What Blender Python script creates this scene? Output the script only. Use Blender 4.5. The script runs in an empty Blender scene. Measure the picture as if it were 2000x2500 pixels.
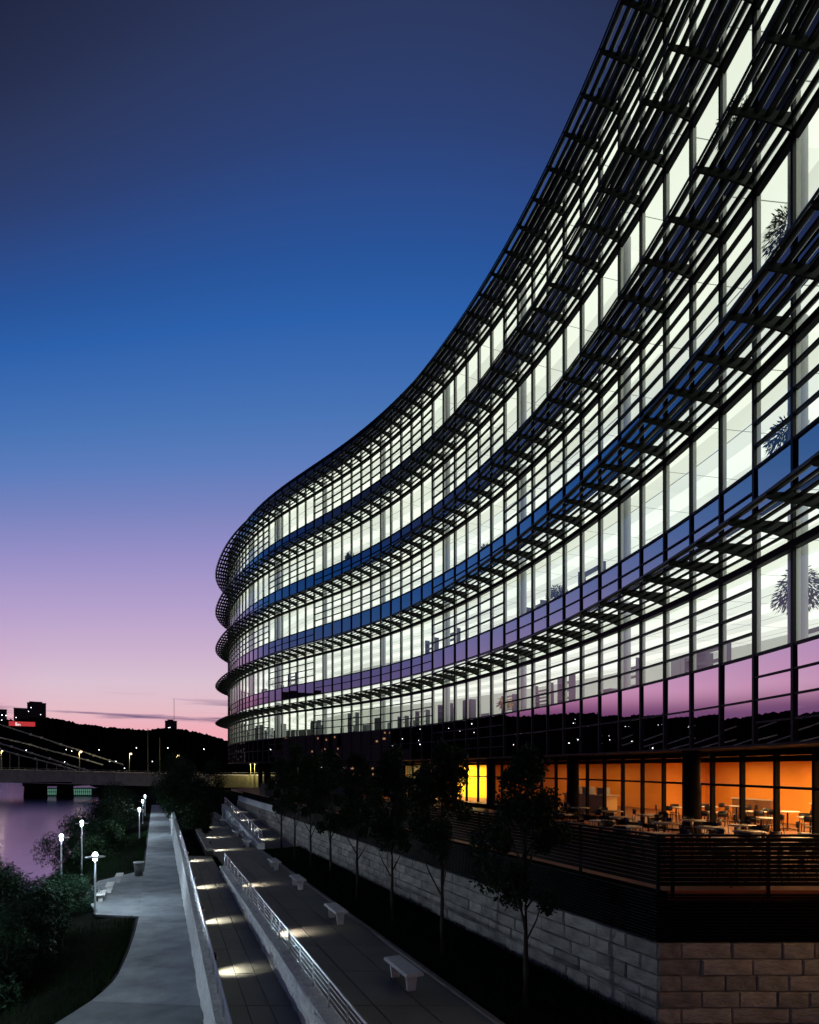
import bpy, math, random
import numpy as np
from mathutils import Matrix, Vector
random.seed(7); np.random.seed(7)
R = math.radians

# ------------------------------------------------------------ camera
scene = bpy.context.scene
F = 1450.0                       # focal length in pixels of a 2000 px wide picture
EYE = 7.0                        # camera height above the promenade
cam = bpy.data.cameras.new('camera'); camo = bpy.data.objects.new('camera', cam)
scene.collection.objects.link(camo); scene.camera = camo
cam.sensor_fit = 'HORIZONTAL'; cam.sensor_width = 36.0; cam.lens = F / 2000 * 36
cam.shift_y = 0.3125             # rise of a view camera: verticals stay vertical
cam.clip_start = 0.2; cam.clip_end = 20000
camo.location = (0, 0, EYE); camo.rotation_euler = (R(90), 0, 0)

# ------------------------------------------------------------ sky, after-glow, exposure
def lin(c):
    return tuple(((v/255)/12.92 if v/255 <= .04045 else ((v/255+.055)/1.055)**2.4) for v in c)
world = bpy.data.worlds.new('World'); scene.world = world; world.use_nodes = True
nt = world.node_tree; N = nt.nodes; L = nt.links; N.clear()
out = N.new('ShaderNodeOutputWorld'); bg = N.new('ShaderNodeBackground'); L.new(bg.outputs[0], out.inputs[0])
tc = N.new('ShaderNodeTexCoord'); sep = N.new('ShaderNodeSeparateXYZ'); L.new(tc.outputs['Generated'], sep.inputs[0])
ramp = N.new('ShaderNodeValToRGB')
STOPS = [(-2, (150, 95, 115)), (0.0, (240, 156, 166)), (3.2, (241, 172, 183)), (5.2, (228, 188, 198)), (7.5, (218, 192, 208)), (10.5, (202, 176, 206)),
         (14, (180, 160, 204)), (18.6, (148, 142, 198)), (22, (118, 131, 190)), (25.1, (92, 124, 188)), (28.2, (72, 116, 181)),
         (31, (60, 106, 177)), (34, (44, 96, 170)), (37, (40, 84, 154)), (40, (43, 74, 136)), (43, (44, 64, 114)), (46.5, (44, 57, 97)),
         (50, (39, 48, 80)), (58, (27, 33, 58)), (75, (17, 21, 38))]
cr = ramp.color_ramp; cr.interpolation = 'B_SPLINE'
cr.interpolation = 'LINEAR'
cr.elements[0].position = 0; cr.elements[0].color = lin(STOPS[0][1]) + (1,)
cr.elements[1].position = 1; cr.elements[1].color = lin(STOPS[-1][1]) + (1,)
for a, c in STOPS[1:]:
    e = cr.elements.new(math.sin(R(max(a, .05)))); e.color = lin(c) + (1,)
def wm0(op, a, b, c=None):
    m = N.new('ShaderNodeMath'); m.operation = op
    for k, q in enumerate((a, b)):
        if isinstance(q, float): m.inputs[k].default_value = q
        else: L.new(q, m.inputs[k])
    return m.outputs[0]
hor = wm0('SQRT', wm0('SUBTRACT', 1.0, wm0('MULTIPLY', sep.outputs['Z'], sep.outputs['Z'])), 0.0)
caz = wm0('MAXIMUM', wm0('DIVIDE', sep.outputs['Y'], wm0('MAXIMUM', hor, .02)), .5)
L.new(wm0('MULTIPLY', wm0('DIVIDE', sep.outputs['Z'], caz), .92), ramp.inputs[0])
# thin evening cloud streaks low over the hills
mp = N.new('ShaderNodeMapping'); mp.inputs['Scale'].default_value = (2.2, 2.2, 42); mp.inputs['Location'].default_value = (3.4, 0.7, .35)
L.new(tc.outputs['Generated'], mp.inputs[0])
nz = N.new('ShaderNodeTexNoise'); nz.inputs['Scale'].default_value = 1.5; nz.inputs['Detail'].default_value = 5; nz.inputs['Roughness'].default_value = .52
L.new(mp.outputs[0], nz.inputs['Vector'])
def mrange(sock, a, b, c=0., d=1., smooth=True):
    m = N.new('ShaderNodeMapRange'); m.interpolation_type = 'SMOOTHSTEP' if smooth else 'LINEAR'
    for k, v in zip(('From Min', 'From Max', 'To Min', 'To Max'), (a, b, c, d)): m.inputs[k].default_value = v
    L.new(sock, m.inputs['Value']); return m.outputs[0]
def wmath(op, a, b):
    m = N.new('ShaderNodeMath'); m.operation = op
    for k, s in enumerate((a, b)):
        if isinstance(s, float): m.inputs[k].default_value = s
        else: L.new(s, m.inputs[k])
    return m.outputs[0]
west = mrange(sep.outputs['X'], -.52, -.66)          # the bank of cloud thickens down river
band = wmath('MULTIPLY', mrange(sep.outputs['Z'], .045, .062), mrange(sep.outputs['Z'], .125, .08))
thr = wmath('ADD', nz.outputs[0], wmath('MULTIPLY', west, 0.17))
cl = wmath('MULTIPLY', mrange(thr, .50, .62), band)
mix = N.new('ShaderNodeMix'); mix.data_type = 'RGBA'; L.new(cl, mix.inputs['Factor'])
L.new(ramp.outputs[0], mix.inputs['A']); mix.inputs['B'].default_value = lin((122, 98, 132)) + (1,)
east = mrange(sep.outputs['Y'], .15, -.75, 1.0, .28)   # dusk: the sky away from the after-glow is darker
pk = N.new('ShaderNodeMix'); pk.data_type = 'RGBA'; pk.blend_type = 'MULTIPLY'
L.new(wmath('MULTIPLY', mrange(sep.outputs['X'], -.50, -.72), mrange(sep.outputs['Z'], .26, .07)), pk.inputs['Factor'])
L.new(mix.outputs['Result'], pk.inputs['A']); pk.inputs['B'].default_value = (1.0, .58, .80, 1)
sw = mrange(sep.outputs['X'], -.74, -.98, 1.0, .55)     # and dimmer, bluer again well south of the sunset
bl = N.new('ShaderNodeMix'); bl.data_type = 'RGBA'; bl.blend_type = 'MULTIPLY'; L.new(mrange(sep.outputs['X'], -.74, -.98), bl.inputs['Factor'])
L.new(pk.outputs['Result'], bl.inputs['A']); bl.inputs['B'].default_value = (.62, .86, 1.0, 1)
L.new(bl.outputs['Result'], bg.inputs[0]); L.new(wmath('MULTIPLY', east, sw), bg.inputs[1])
sun = bpy.data.lights.new('sun', 'SUN'); suno = bpy.data.objects.new('sun', sun); scene.collection.objects.link(suno)
sun.energy = 0.02; sun.angle = R(10); sun.color = (1, .6, .55); suno.rotation_euler = (R(86), 0, R(35))
vs = scene.view_settings; vs.view_transform = 'Standard'; vs.look = 'None'; vs.exposure = 0; vs.gamma = 1; vs.use_curve_mapping = False
cy = scene.cycles; cy.use_denoising = True; cy.max_bounces = 8; cy.diffuse_bounces = 3; cy.glossy_bounces = 4
cy.transparent_max_bounces = 24; cy.transmission_bounces = 4; cy.sample_clamp_indirect = 4.0; cy.caustics_reflective = False; cy.caustics_refractive = False

# ------------------------------------------------------------ materials
def mat(name, col, rough=.6, metal=0., spec=.18, bump=0., bscale=20., var=0., vscale=3., emit=None, estr=0., coat=0., detail=6, bdist=.05):
    m = bpy.data.materials.new(name); m.use_nodes = True
    n = m.node_tree.nodes; l = m.node_tree.links; b = n['Principled BSDF']
    b.inputs['Base Color'].default_value = tuple(col) + (1,); b.inputs['Roughness'].default_value = rough
    b.inputs['Metallic'].default_value = metal; b.inputs['Specular IOR Level'].default_value = spec
    if var or bump:
        t = n.new('ShaderNodeTexCoord')
    if var:
        nz = n.new('ShaderNodeTexNoise'); nz.inputs['Scale'].default_value = vscale; nz.inputs['Detail'].default_value = detail
        nz.inputs['Roughness'].default_value = .62
        l.new(t.outputs['Object'], nz.inputs['Vector'])
        r = n.new('ShaderNodeValToRGB'); l.new(nz.outputs[0], r.inputs[0])
        r.color_ramp.elements[0].position = .3; r.color_ramp.elements[1].position = .72
        r.color_ramp.elements[0].color = tuple(c*(1-var) for c in col) + (1,); r.color_ramp.elements[1].color = tuple(min(1, c*(1+var)) for c in col) + (1,)
        info = n.new('ShaderNodeObjectInfo'); hs = n.new('ShaderNodeHueSaturation')
        mr = n.new('ShaderNodeMapRange'); mr.inputs['To Min'].default_value = 1-var*.6; mr.inputs['To Max'].default_value = 1+var*.6
        l.new(info.outputs['Random'], mr.inputs['Value']); l.new(mr.outputs[0], hs.inputs['Value'])
        l.new(r.outputs[0], hs.inputs['Color']); l.new(hs.outputs[0], b.inputs['Base Color'])
    if bump:
        nb = n.new('ShaderNodeTexNoise'); nb.inputs['Scale'].default_value = bscale; nb.inputs['Detail'].default_value = 8
        l.new(t.outputs['Object'], nb.inputs['Vector'])
        bp = n.new('ShaderNodeBump'); bp.inputs['Strength'].default_value = bump; bp.inputs['Distance'].default_value = bdist
        l.new(nb.outputs[0], bp.inputs['Height']); l.new(bp.outputs[0], b.inputs['Normal'])
    if emit is not None:
        b.inputs['Emission Color'].default_value = tuple(emit) + (1,); b.inputs['Emission Strength'].default_value = estr
    return m
def glass(name, tint, ior, refl, base):
    m = bpy.data.materials.new(name); m.use_nodes = True
    n = m.node_tree.nodes; l = m.node_tree.links; n.clear()
    o = n.new('ShaderNodeOutputMaterial'); mx = n.new('ShaderNodeMixShader'); tr = n.new('ShaderNodeBsdfTransparent'); g = n.new('ShaderNodeBsdfGlossy')
    tr.inputs[0].default_value = tuple(tint) + (1,); g.inputs[0].default_value = tuple(refl) + (1,); g.inputs['Roughness'].default_value = 0.0
    fr = n.new('ShaderNodeFresnel'); fr.inputs[0].default_value = ior
    ad = n.new('ShaderNodeMath'); ad.operation = 'ADD'; ad.use_clamp = True; ad.inputs[1].default_value = base; l.new(fr.outputs[0], ad.inputs[0])
    l.new(ad.outputs[0], mx.inputs[0]); l.new(tr.outputs[0], mx.inputs[1]); l.new(g.outputs[0], mx.inputs[2]); l.new(mx.outputs[0], o.inputs[0])
    return m
def emat(name, col, s):
    m = bpy.data.materials.new(name); m.use_nodes = True
    n = m.node_tree.nodes; l = m.node_tree.links; n.clear()
    o = n.new('ShaderNodeOutputMaterial'); e = n.new('ShaderNodeEmission'); e.inputs[0].default_value = tuple(col) + (1,); e.inputs[1].default_value = s
    l.new(e.outputs[0], o.inputs[0]); return m
def spandrel(name, col, refl, fac):
    m = bpy.data.materials.new(name); m.use_nodes = True
    n = m.node_tree.nodes; l = m.node_tree.links; n.clear()
    o = n.new('ShaderNodeOutputMaterial'); mx = n.new('ShaderNodeMixShader'); d = n.new('ShaderNodeBsdfDiffuse'); g = n.new('ShaderNodeBsdfGlossy')
    d.inputs[0].default_value = tuple(col) + (1,); g.inputs[0].default_value = tuple(refl) + (1,); g.inputs['Roughness'].default_value = 0.012
    mx.inputs[0].default_value = fac
    l.new(d.outputs[0], mx.inputs[1]); l.new(g.outputs[0], mx.inputs[2]); l.new(mx.outputs[0], o.inputs[0]); return m

M = {}
M['alu'] = mat('dark_anodised_aluminium', (.018, .018, .022), .38, .6)
M['fin'] = mat('pale_painted_fin', (.88, .90, .84), .5)
M['louver'] = mat('louver_aluminium', (.06, .064, .075), .3, .55)
M['bracket'] = mat('bracket_paint', (.035, .040, .036), .45, .2)
M['glass'] = glass('vision_glass', (.90, .95, .89), 1.62, (.95, .95, 1), .06)
M['spandrel'] = spandrel('spandrel_glass', (.008, .010, .016), (.79, .80, .80), .72)
M['darkglass'] = spandrel('base_glass', (.006, .007, .009), (.96, .86, .94), .86)
M['cafe_glass'] = glass('cafe_glass', (.96, .96, .94), 1.4, (1, 1, 1), .0)
M['carpet'] = mat('carpet', (.30, .30, .30), .9, var=.2)
M['core'] = mat('office_wall_paint', (.80, .82, .78), .8)
M['slab'] = mat('dark_soffit', (.035, .035, .037), .7)
M['column'] = mat('white_column_paint', (.55, .57, .60), .6)
M['concrete'] = mat('concrete', (.26, .285, .31), .75, bump=.4, bscale=22, var=.36, vscale=.8, detail=9)
M['asphalt'] = mat('ramp_paving', (.21, .205, .19), .7, bump=.3, bscale=30, var=.12, vscale=.8, detail=9)
M['joint_dark'] = mat('open_joint', (.02, .02, .02), .95)
M['joint'] = mat('joint_dirt', (.12, .115, .11), .9)
M['stone'] = mat('split_limestone', (.33, .315, .285), .85, bump=.8, bscale=8, var=.42, vscale=2.2, detail=10)
M['render'] = mat('rough_cast_concrete', (.74, .76, .78), .9, bump=1.0, bscale=9, bdist=.16, var=.2, vscale=3.5, detail=9)
M['steel'] = mat('galvanised_rail', (.45, .48, .52), .32, .85)
M['blacksteel'] = mat('black_painted_steel', (.006, .006, .007), .55, 0, spec=.05)
M['bench'] = mat('bench_concrete', (.68, .67, .67), .8, bump=.3, bscale=25, var=.12, vscale=5)
M['soil'] = mat('dark_soil', (.010, .011, .009), .95, spec=0, var=.3, vscale=2, bump=.4, bscale=8)
M['grass'] = mat('grass', (.012, .024, .011), .8, spec=0, var=.3)
M['leaf'] = mat('leaf', (.016, .032, .016), .6, spec=.08, var=.35, vscale=2)
M['willow'] = mat('willow_leaf', (.016, .036, .022), .6, spec=.06, var=.4, vscale=2)
M['bark'] = mat('bark', (.035, .030, .026), .9, bump=.5, bscale=14)
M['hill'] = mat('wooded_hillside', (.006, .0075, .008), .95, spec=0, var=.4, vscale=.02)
M['bed'] = mat('river_bed', (.02, .02, .02), .9, spec=0)
M['orange'] = mat('orange_wall', (.78, .30, .045), .8, var=.06, vscale=.7)
M['yellow'] = mat('yellow_wall', (.80, .52, .04), .8)
M['wood'] = mat('warm_wood', (.16, .07, .03), .5, var=.25, vscale=3)
M['cafeceil'] = mat('cafe_ceiling', (.6, .33, .17), .8)
M['tabletop'] = mat('pale_tabletop', (.46, .38, .30), .25, .1)
M['chair'] = mat('chair_metal', (.03, .03, .033), .35, .5)
M['terrace'] = mat('terrace_paving', (.26, .085, .04), .6, var=.2, vscale=1)  # red tint puts the warm cafe light spill into the paving colour
def glow_lens(name, col, s):
    m = emat(name, col, s); n = m.node_tree.nodes; l = m.node_tree.links
    ad = n.new('ShaderNodeAddShader'); tr = n.new('ShaderNodeBsdfTransparent'); e = [q for q in n if q.type == 'EMISSION'][0]; o = [q for q in n if q.type == 'OUTPUT_MATERIAL'][0]
    l.new(e.outputs[0], ad.inputs[0]); l.new(tr.outputs[0], ad.inputs[1]); l.new(ad.outputs[0], o.inputs[0]); return m
M['lampglow'] = glow_lens('lamp_glow', (.80, .95, 1.0), 6)
M['warmglow'] = emat('warm_glow', (1.0, .62, .25), 9)
M['walllight'] = emat('wall_light_glow', (1.0, .96, .78), 8)
M['sodium'] = emat('sodium_glow', (1.0, .75, .35), 10)
M['whiteglow'] = emat('white_glow', (.9, .95, 1.0), 8)
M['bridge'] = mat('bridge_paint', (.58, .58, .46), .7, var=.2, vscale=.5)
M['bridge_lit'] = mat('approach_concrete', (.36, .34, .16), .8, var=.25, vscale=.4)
M['black'] = mat('black_mass', (.008, .008, .009), .9, spec=0)
M['building'] = mat('far_masonry', (.05, .045, .045), .85)
M['redsign'] = emat('red_sign_face', (.80, .06, .07), .6)
M['signletter'] = emat('white_sign_letter', (1, .95, .9), 1.2)
M['greenlit'] = emat('green_lit_window', (.35, .85, .62), .22)
M['warmwin'] = emat('warm_lit_window', (1.0, .55, .25), .45)
M['furn'] = mat('grey_furniture', (.10, .11, .13), .6)
M['furn2'] = mat('light_furniture', (.34, .34, .36), .6)
M['pot'] = mat('plant_pot', (.12, .10, .09), .6)
M['plantleaf'] = mat('house_plant_leaf', (.03, .06, .03), .5)
M['flower'] = mat('yellow_flower', (.65, .45, .05), .6)
M['fridge'] = mat('counter_front', (.7, .45, .2), .4)
M['binmetal'] = mat('bin_metal', (.10, .11, .11), .5, .5)
# office ceiling: uplighting put in as emission, panels parted by thin dark tees
def ceiling_mat():
    m = bpy.data.materials.new('uplit_ceiling_glow'); m.use_nodes = True
    n = m.node_tree.nodes; l = m.node_tree.links; n.clear()
    o = n.new('ShaderNodeOutputMaterial'); e = n.new('ShaderNodeEmission'); uv = n.new('ShaderNodeUVMap')
    sp = n.new('ShaderNodeSeparateXYZ'); l.new(uv.outputs[0], sp.inputs[0])
    def mth(op, a, b=None):
        k = n.new('ShaderNodeMath'); k.operation = op
        for i, s in enumerate((a, b)):
            if s is None: continue
            if isinstance(s, (int, float)): k.inputs[i].default_value = s
            else: l.new(s, k.inputs[i])
        return k.outputs[0]
    lamp = mth('LESS_THAN', mth('ABSOLUTE', mth('SUBTRACT', mth('FRACT', mth('DIVIDE', sp.outputs[1], 3.0)), .5)), .20)  # brighter bands in the emission stand in for rows of fixtures
    tee = mth('LESS_THAN', mth('FRACT', mth('DIVIDE', sp.outputs[1], 3.0)), .018)
    tee2 = mth('LESS_THAN', mth('FRACT', mth('MULTIPLY', sp.outputs[0], .5)), .01)
    t = mth('MAXIMUM', tee, tee2)
    nz = n.new('ShaderNodeTexNoise'); nz.inputs['Scale'].default_value = .22; nz.inputs['Detail'].default_value = 0; l.new(uv.outputs[0], nz.inputs['Vector'])
    wn = n.new('ShaderNodeTexWhiteNoise'); wn.noise_dimensions = '1D'; geo = n.new('ShaderNodeNewGeometry'); spz = n.new('ShaderNodeSeparateXYZ'); l.new(geo.outputs['Position'], spz.inputs[0])
    l.new(mth('ADD', mth('FLOOR', mth('DIVIDE', mth('ADD', sp.outputs[0], 5.0), 6.0)), mth('MULTIPLY', mth('FLOOR', spz.outputs[2]), 7.13)), wn.inputs['W'])
    s = mth('ADD', mth('MULTIPLY', lamp, .26), mth('ADD', mth('MULTIPLY', nz.outputs[0], .36), mth('ADD', mth('MULTIPLY', wn.outputs[0], .22), .74)))
    s = mth('MULTIPLY', s, mth('SUBTRACT', 1.0, mth('MULTIPLY', t, .75)))
    e.inputs[0].default_value = (.97, 1.0, .89, 1); l.new(s, e.inputs[1]); l.new(e.outputs[0], o.inputs[0]); return m
M['ceiling'] = ceiling_mat()
def water_mat():
    m = bpy.data.materials.new('river_water'); m.use_nodes = True
    n = m.node_tree.nodes; l = m.node_tree.links; b = n['Principled BSDF']
    b.inputs['Base Color'].default_value = (.016, .014, .045, 1); b.inputs['Roughness'].default_value = .19; b.inputs['IOR'].default_value = 3.2; b.inputs['Specular Tint'].default_value = (.86, .74, 1.0, 1)
    b.inputs['Specular IOR Level'].default_value = .9
    t = n.new('ShaderNodeTexCoord'); z = n.new('ShaderNodeTexNoise'); z.inputs['Scale'].default_value = .25; z.inputs['Detail'].default_value = 3
    l.new(t.outputs['Object'], z.inputs['Vector']); bp = n.new('ShaderNodeBump'); bp.inputs['Strength'].default_value = .10; bp.inputs['Distance'].default_value = .4
    l.new(z.outputs[0], bp.inputs['Height']); l.new(bp.outputs[0], b.inputs['Normal']); return m
M['water'] = water_mat()

# ------------------------------------------------------------ mesh helpers
COL = scene.collection
class MB:
    def __init__(s): s.v = []; s.f = []; s.m = []
    def add(s, vs, fs, mi=0):
        o = len(s.v); s.v += [tuple(v) for v in vs]; s.f += [tuple(o+i for i in f) for f in fs]; s.m += [mi]*len(fs)
    def hexa(s, p, mi=0):           # 8 corners: bottom 0-3 (ccw), top 4-7
        s.add(p, [(3, 2, 1, 0), (4, 5, 6, 7), (0, 1, 5, 4), (1, 2, 6, 5), (2, 3, 7, 6), (3, 0, 4, 7)], mi)
    def box(s, x0, x1, y0, y1, z0, z1, mi=0):
        s.hexa([(x0, y0, z0), (x1, y0, z0), (x1, y1, z0), (x0, y1, z0), (x0, y0, z1), (x1, y0, z1), (x1, y1, z1), (x0, y1, z1)], mi)
    def obox(s, o, ex, ey, ez, mi=0):   # box from a corner and three edge vectors
        o, ex, ey, ez = map(Vector, (o, ex, ey, ez))
        s.hexa([o, o+ex, o+ex+ey, o+ey, o+ez, o+ex+ez, o+ex+ey+ez, o+ey+ez], mi)
    def tube(s, pts, rad, n=8, mi=0, caps=True):
        pts = [Vector(p) for p in pts]; rad = rad if isinstance(rad, (list, tuple)) else [rad]*len(pts); o = len(s.v)
        up = Vector((0, 0, 1))
        for i, p in enumerate(pts):
            d = (pts[min(i+1, len(pts)-1)] - pts[max(i-1, 0)]).normalized()
            a = d.cross(up); a = a.normalized() if a.length > 1e-3 else Vector((1, 0, 0)); b = a.cross(d).normalized()
            for k in range(n):
                t = 2*math.pi*k/n; s.v.append(tuple(p + (a*math.cos(t) + b*math.sin(t))*rad[i]))
        for i in range(len(pts)-1):
            for k in range(n):
                s.f.append((o+i*n+k, o+i*n+(k+1) % n, o+(i+1)*n+(k+1) % n, o+(i+1)*n+k)); s.m.append(mi)
        if caps:
            s.f.append(tuple(o+k for k in range(n))); s.m.append(mi)
            s.f.append(tuple(o+(len(pts)-1)*n+k for k in reversed(range(n)))); s.m.append(mi)
    def lathe(s, prof, c=(0, 0, 0), n=20, mi=0):
        o = len(s.v)
        for r, z in prof:
            for k in range(n):
                t = 2*math.pi*k/n; s.v.append((c[0]+r*math.cos(t), c[1]+r*math.sin(t), c[2]+z))
        for i in range(len(prof)-1):
            for k in range(n):
                s.f.append((o+i*n+k, o+i*n+(k+1) % n, o+(i+1)*n+(k+1) % n, o+(i+1)*n+k)); s.m.append(mi)
    def poly(s, pts, z0, z1, mi=0):     # extruded ground polygon (ccw)
        n = len(pts); v = [(x, y, z0) for x, y in pts] + [(x, y, z1) for x, y in pts]
        s.add(v, [tuple(range(n-1, -1, -1)), tuple(range(n, 2*n))] + [(i, (i+1) % n, n+(i+1) % n, n+i) for i in range(n)], mi)
    def mesh(s, name, mats, smooth=False):
        me = bpy.data.meshes.new(name); me.from_pydata(s.v, [], s.f)
        for m in (mats if isinstance(mats, (list, tuple)) else [mats]): me.materials.append(M[m])
        me.polygons.foreach_set('material_index', s.m)
        if smooth: me.polygons.foreach_set('use_smooth', [True]*len(s.f))
        me.update(); return me
    def build(s, name, mats, parent=None, smooth=False):
        return link(name, s.mesh(name, mats, smooth), parent)
def link(name, me, parent=None, mtx=None):
    o = bpy.data.objects.new(name, me); COL.objects.link(o)
    if parent is not None: o.parent = parent
    if mtx is not None: o.matrix_local = mtx
    return o
def tag(o, label=None, cat=None, group=None, kind=None):
    if label: o['label'] = label
    if cat: o['category'] = cat
    if group: o['group'] = group
    if kind: o['kind'] = kind
    return o
def empty(name, loc=(0, 0, 0), rz=0, label=None, cat=None, group=None):
    o = bpy.data.objects.new(name, None); COL.objects.link(o); o.location = loc; o.rotation_euler = (0, 0, rz); o.empty_display_size = .2
    return tag(o, label, cat, group)
def copy_tree(src, loc, rz=0, sc=1., label=None, group=None):
    def rec(o, par):
        c = o.copy(); COL.objects.link(c); c.parent = par
        for ch in list(o.children): rec(ch, c)
        return c
    r = rec(src, None); r.location = loc; r.rotation_euler = (0, 0, rz); r.scale = (sc, sc, sc)
    if label: r['label'] = label
    if group: r['group'] = group
    return r
def proj(p):
    return (1000 + F*p[0]/p[1], 1875 - F*(p[2]-EYE)/p[1]) if p[1] > .5 else (9e9, 9e9)
def seen_area(corners):
    q = [proj(p) for p in corners]; xs = [a for a, _ in q]; ys = [b for _, b in q]
    if max(xs) < 0 or min(xs) > 2000 or max(ys) < 0 or min(ys) > 2500 or max(xs) > 1e8: return 0
    a = 0
    for i in range(len(q)): x0, y0 = q[i]; x1, y1 = q[(i+1) % len(q)]; a += x0*y1 - x1*y0
    return abs(a)
def frame(o, ex, ey, ez):
    m = Matrix.Identity(4)
    for k, v in enumerate((ex, ey, ez, o)):
        for r in range(3): m[r][k] = v[r]
    return m
UNIT = {}
def unit_box():
    if 'b' not in UNIT:
        b = MB(); b.box(0, 1, 0, 1, 0, 1); UNIT['b'] = (b.v, b.f)
    return UNIT['b']
def place_many(name, rest_name, geom, items, material, parent, cap=300):
    """items: (area, matrix). The cap biggest in view become objects, the others one joined part."""
    items = sorted(items, key=lambda t: -t[0]); v, f = geom
    b = MB(); b.add(v, f); me = b.mesh(name, material)
    for a, mx in items[:cap]: link(name, me, parent, mx)
    if items[cap:]:
        b = MB()
        for a, mx in items[cap:]: b.add([mx @ Vector(p) for p in v], f)
        tag(b.build(rest_name, material, parent), kind='stuff')
def leaves_mesh(name, pts, size, material, elong=1.6, droop=0., seed=0):
    rng = np.random.default_rng(seed); n = len(pts); pts = np.asarray(pts, float)
    d = rng.normal(size=(n, 3)); d[:, 2] -= droop; d /= np.linalg.norm(d, axis=1)[:, None]
    e = rng.normal(size=(n, 3)); e -= (e*d).sum(1)[:, None]*d; e /= np.linalg.norm(e, axis=1)[:, None]
    s = (size*rng.uniform(.6, 1.3, n))[:, None]
    v = np.stack([pts, pts + d*s*elong*.5 + e*s*.42, pts + d*s*elong, pts + d*s*elong*.5 - e*s*.42], 1).reshape(-1, 3)
    me = bpy.data.meshes.new(name); me.vertices.add(4*n); me.loops.add(4*n); me.polygons.add(n)
    me.vertices.foreach_set('co', v.ravel()); me.loops.foreach_set('vertex_index', np.arange(4*n))
    me.polygons.foreach_set('loop_start', np.arange(n)*4); me.polygons.foreach_set('loop_total', np.full(n, 4))
    me.materials.append(M[material]); me.update(); me.validate(); return me

# ------------------------------------------------------------ the plan curve of the facade
W = 1.5; V = 0.618
TH0 = .0558; KAP = [.0179, .0164, .0159, .0146, .0137, .0155, .0177, .0129, -.0028, -.0162, -.0181, -.0141, -.0091]
I0, I1 = -9, 74
SUB = 4
def build_curve():
    def kap(i):
        if i < 0: return .0179
        if i > 48: return -.0091 + (-.034+.0091)*min(1, (i-48)/4)
        return float(np.interp(i, np.linspace(0, 48, 13), KAP))
    res = {0: (9.5861, 14.7907, TH0)}
    for sgn in (1, -1):
        x, y, th = res[0]
        n = (I1 if sgn > 0 else -I0)*SUB; h = sgn*W/SUB
        for k in range(n):
            i = sgn*k/SUB; t1 = th + (kap(i)+kap(i+sgn/SUB))/2*h
            tm = (th+t1)/2; x += -math.sin(tm)*h; y += math.cos(tm)*h; th = t1
            if (k+1) % SUB == 0: res[sgn*(k+1)//SUB] = (x, y, th)
    return res
CURVE = build_curve()
def fp(i, off=0., z=0.):      # point at mullion index i (float ok), off > 0 is outwards
    a = math.floor(i); t = i-a; a = min(max(a, I0), I1-1)
    x0, y0, h0 = CURVE[a]; x1, y1, h1 = CURVE[a+1]
    x, y, h = x0+(x1-x0)*t, y0+(y1-y0)*t, h0+(h1-h0)*t
    return Vector((x - math.cos(h)*off, y - math.sin(h)*off, z))
def fn(i): h = CURVE[min(max(round(i), I0), I1)][2]; return Vector((-math.cos(h), -math.sin(h), 0))
def ft(i): h = CURVE[min(max(round(i), I0), I1)][2]; return Vector((-math.sin(h), math.cos(h), 0))
ZB = EYE + V                                   # underside of the office storeys
SILL = [EYE + 5*V + k*8.25*V for k in range(5)]
ROOF = SILL[4] + 8.25*V
BREAKS = [-17, -11, 1, 13, 19, 31, 37, 49, 55, 67, 73, 85]
BAYFLIP = {}
def lattice(floor, i):         # checkerboard of louvred lattices and full-height windows
    # long bays start at -17?, 1, 19, 37, 55 and alternate with short ones
    bay = max(k for k, b in enumerate(BREAKS) if b <= i)
    # 1..13 lattice on floor 0
    return ((bay - 2) % 2 == 0) == (floor % 2 == 0)
IA, IB = -7, 70

def strip(b, ia, ib, off0, off1, z0, z1, mi=0, step=1):
    """a bar following the curve between two offsets and two heights"""
    idx = list(range(ia, ib+1, step)); o = len(b.v)
    for i in idx:
        p, q = fp(i, off0), fp(i, off1)
        b.v += [(p.x, p.y, z0), (q.x, q.y, z0), (q.x, q.y, z1), (p.x, p.y, z1)]
    for k in range(len(idx)-1):
        a = o+4*k; c = a+4
        for e in range(4):
            b.f.append((a+e, a+(e+1) % 4, c+(e+1) % 4, c+e)); b.m.append(mi)
    b.f.append((o, o+3, o+2, o+1)); b.m.append(mi); e = o+4*(len(idx)-1); b.f.append((e, e+1, e+2, e+3)); b.m.append(mi)
def sheet(b, ia, ib, off0, off1, z, nd=1, mi=0, uv=None):
    idx = list(range(ia, ib+1)); o = len(b.v)
    for i in idx:
        for k in range(nd+1):
            off = off0+(off1-off0)*k/nd; p = fp(i, off); b.v.append((p.x, p.y, z))
            if uv is not None: uv.append((i*1.0, -off))
    for a in range(len(idx)-1):
        for k in range(nd):
            q = o+a*(nd+1)+k; b.f.append((q, q+1, q+nd+2, q+nd+1)); b.m.append(mi)

# ------------------------------------------------------------ the office building
bld = empty('office_building', fp(20, -6, 1.6), label='long curving five-storey glass office building with lit floors and louvred sunshades', cat='building')
bld.matrix_world = Matrix.Translation(bld.location)
INV = Matrix.Translation(-Vector(bld.location))
class BP:                                  # parts of the building are written in world coordinates
    pass
def part(b, name, mats, smooth=False):
    me = b.mesh(name, mats, smooth); return link(name, me, bld, INV)
def pm(name, rest, geom, items, material, cap=300):
    place_many(name, rest, geom, [(a, INV @ m) for a, m in items], material, bld, cap)

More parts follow.
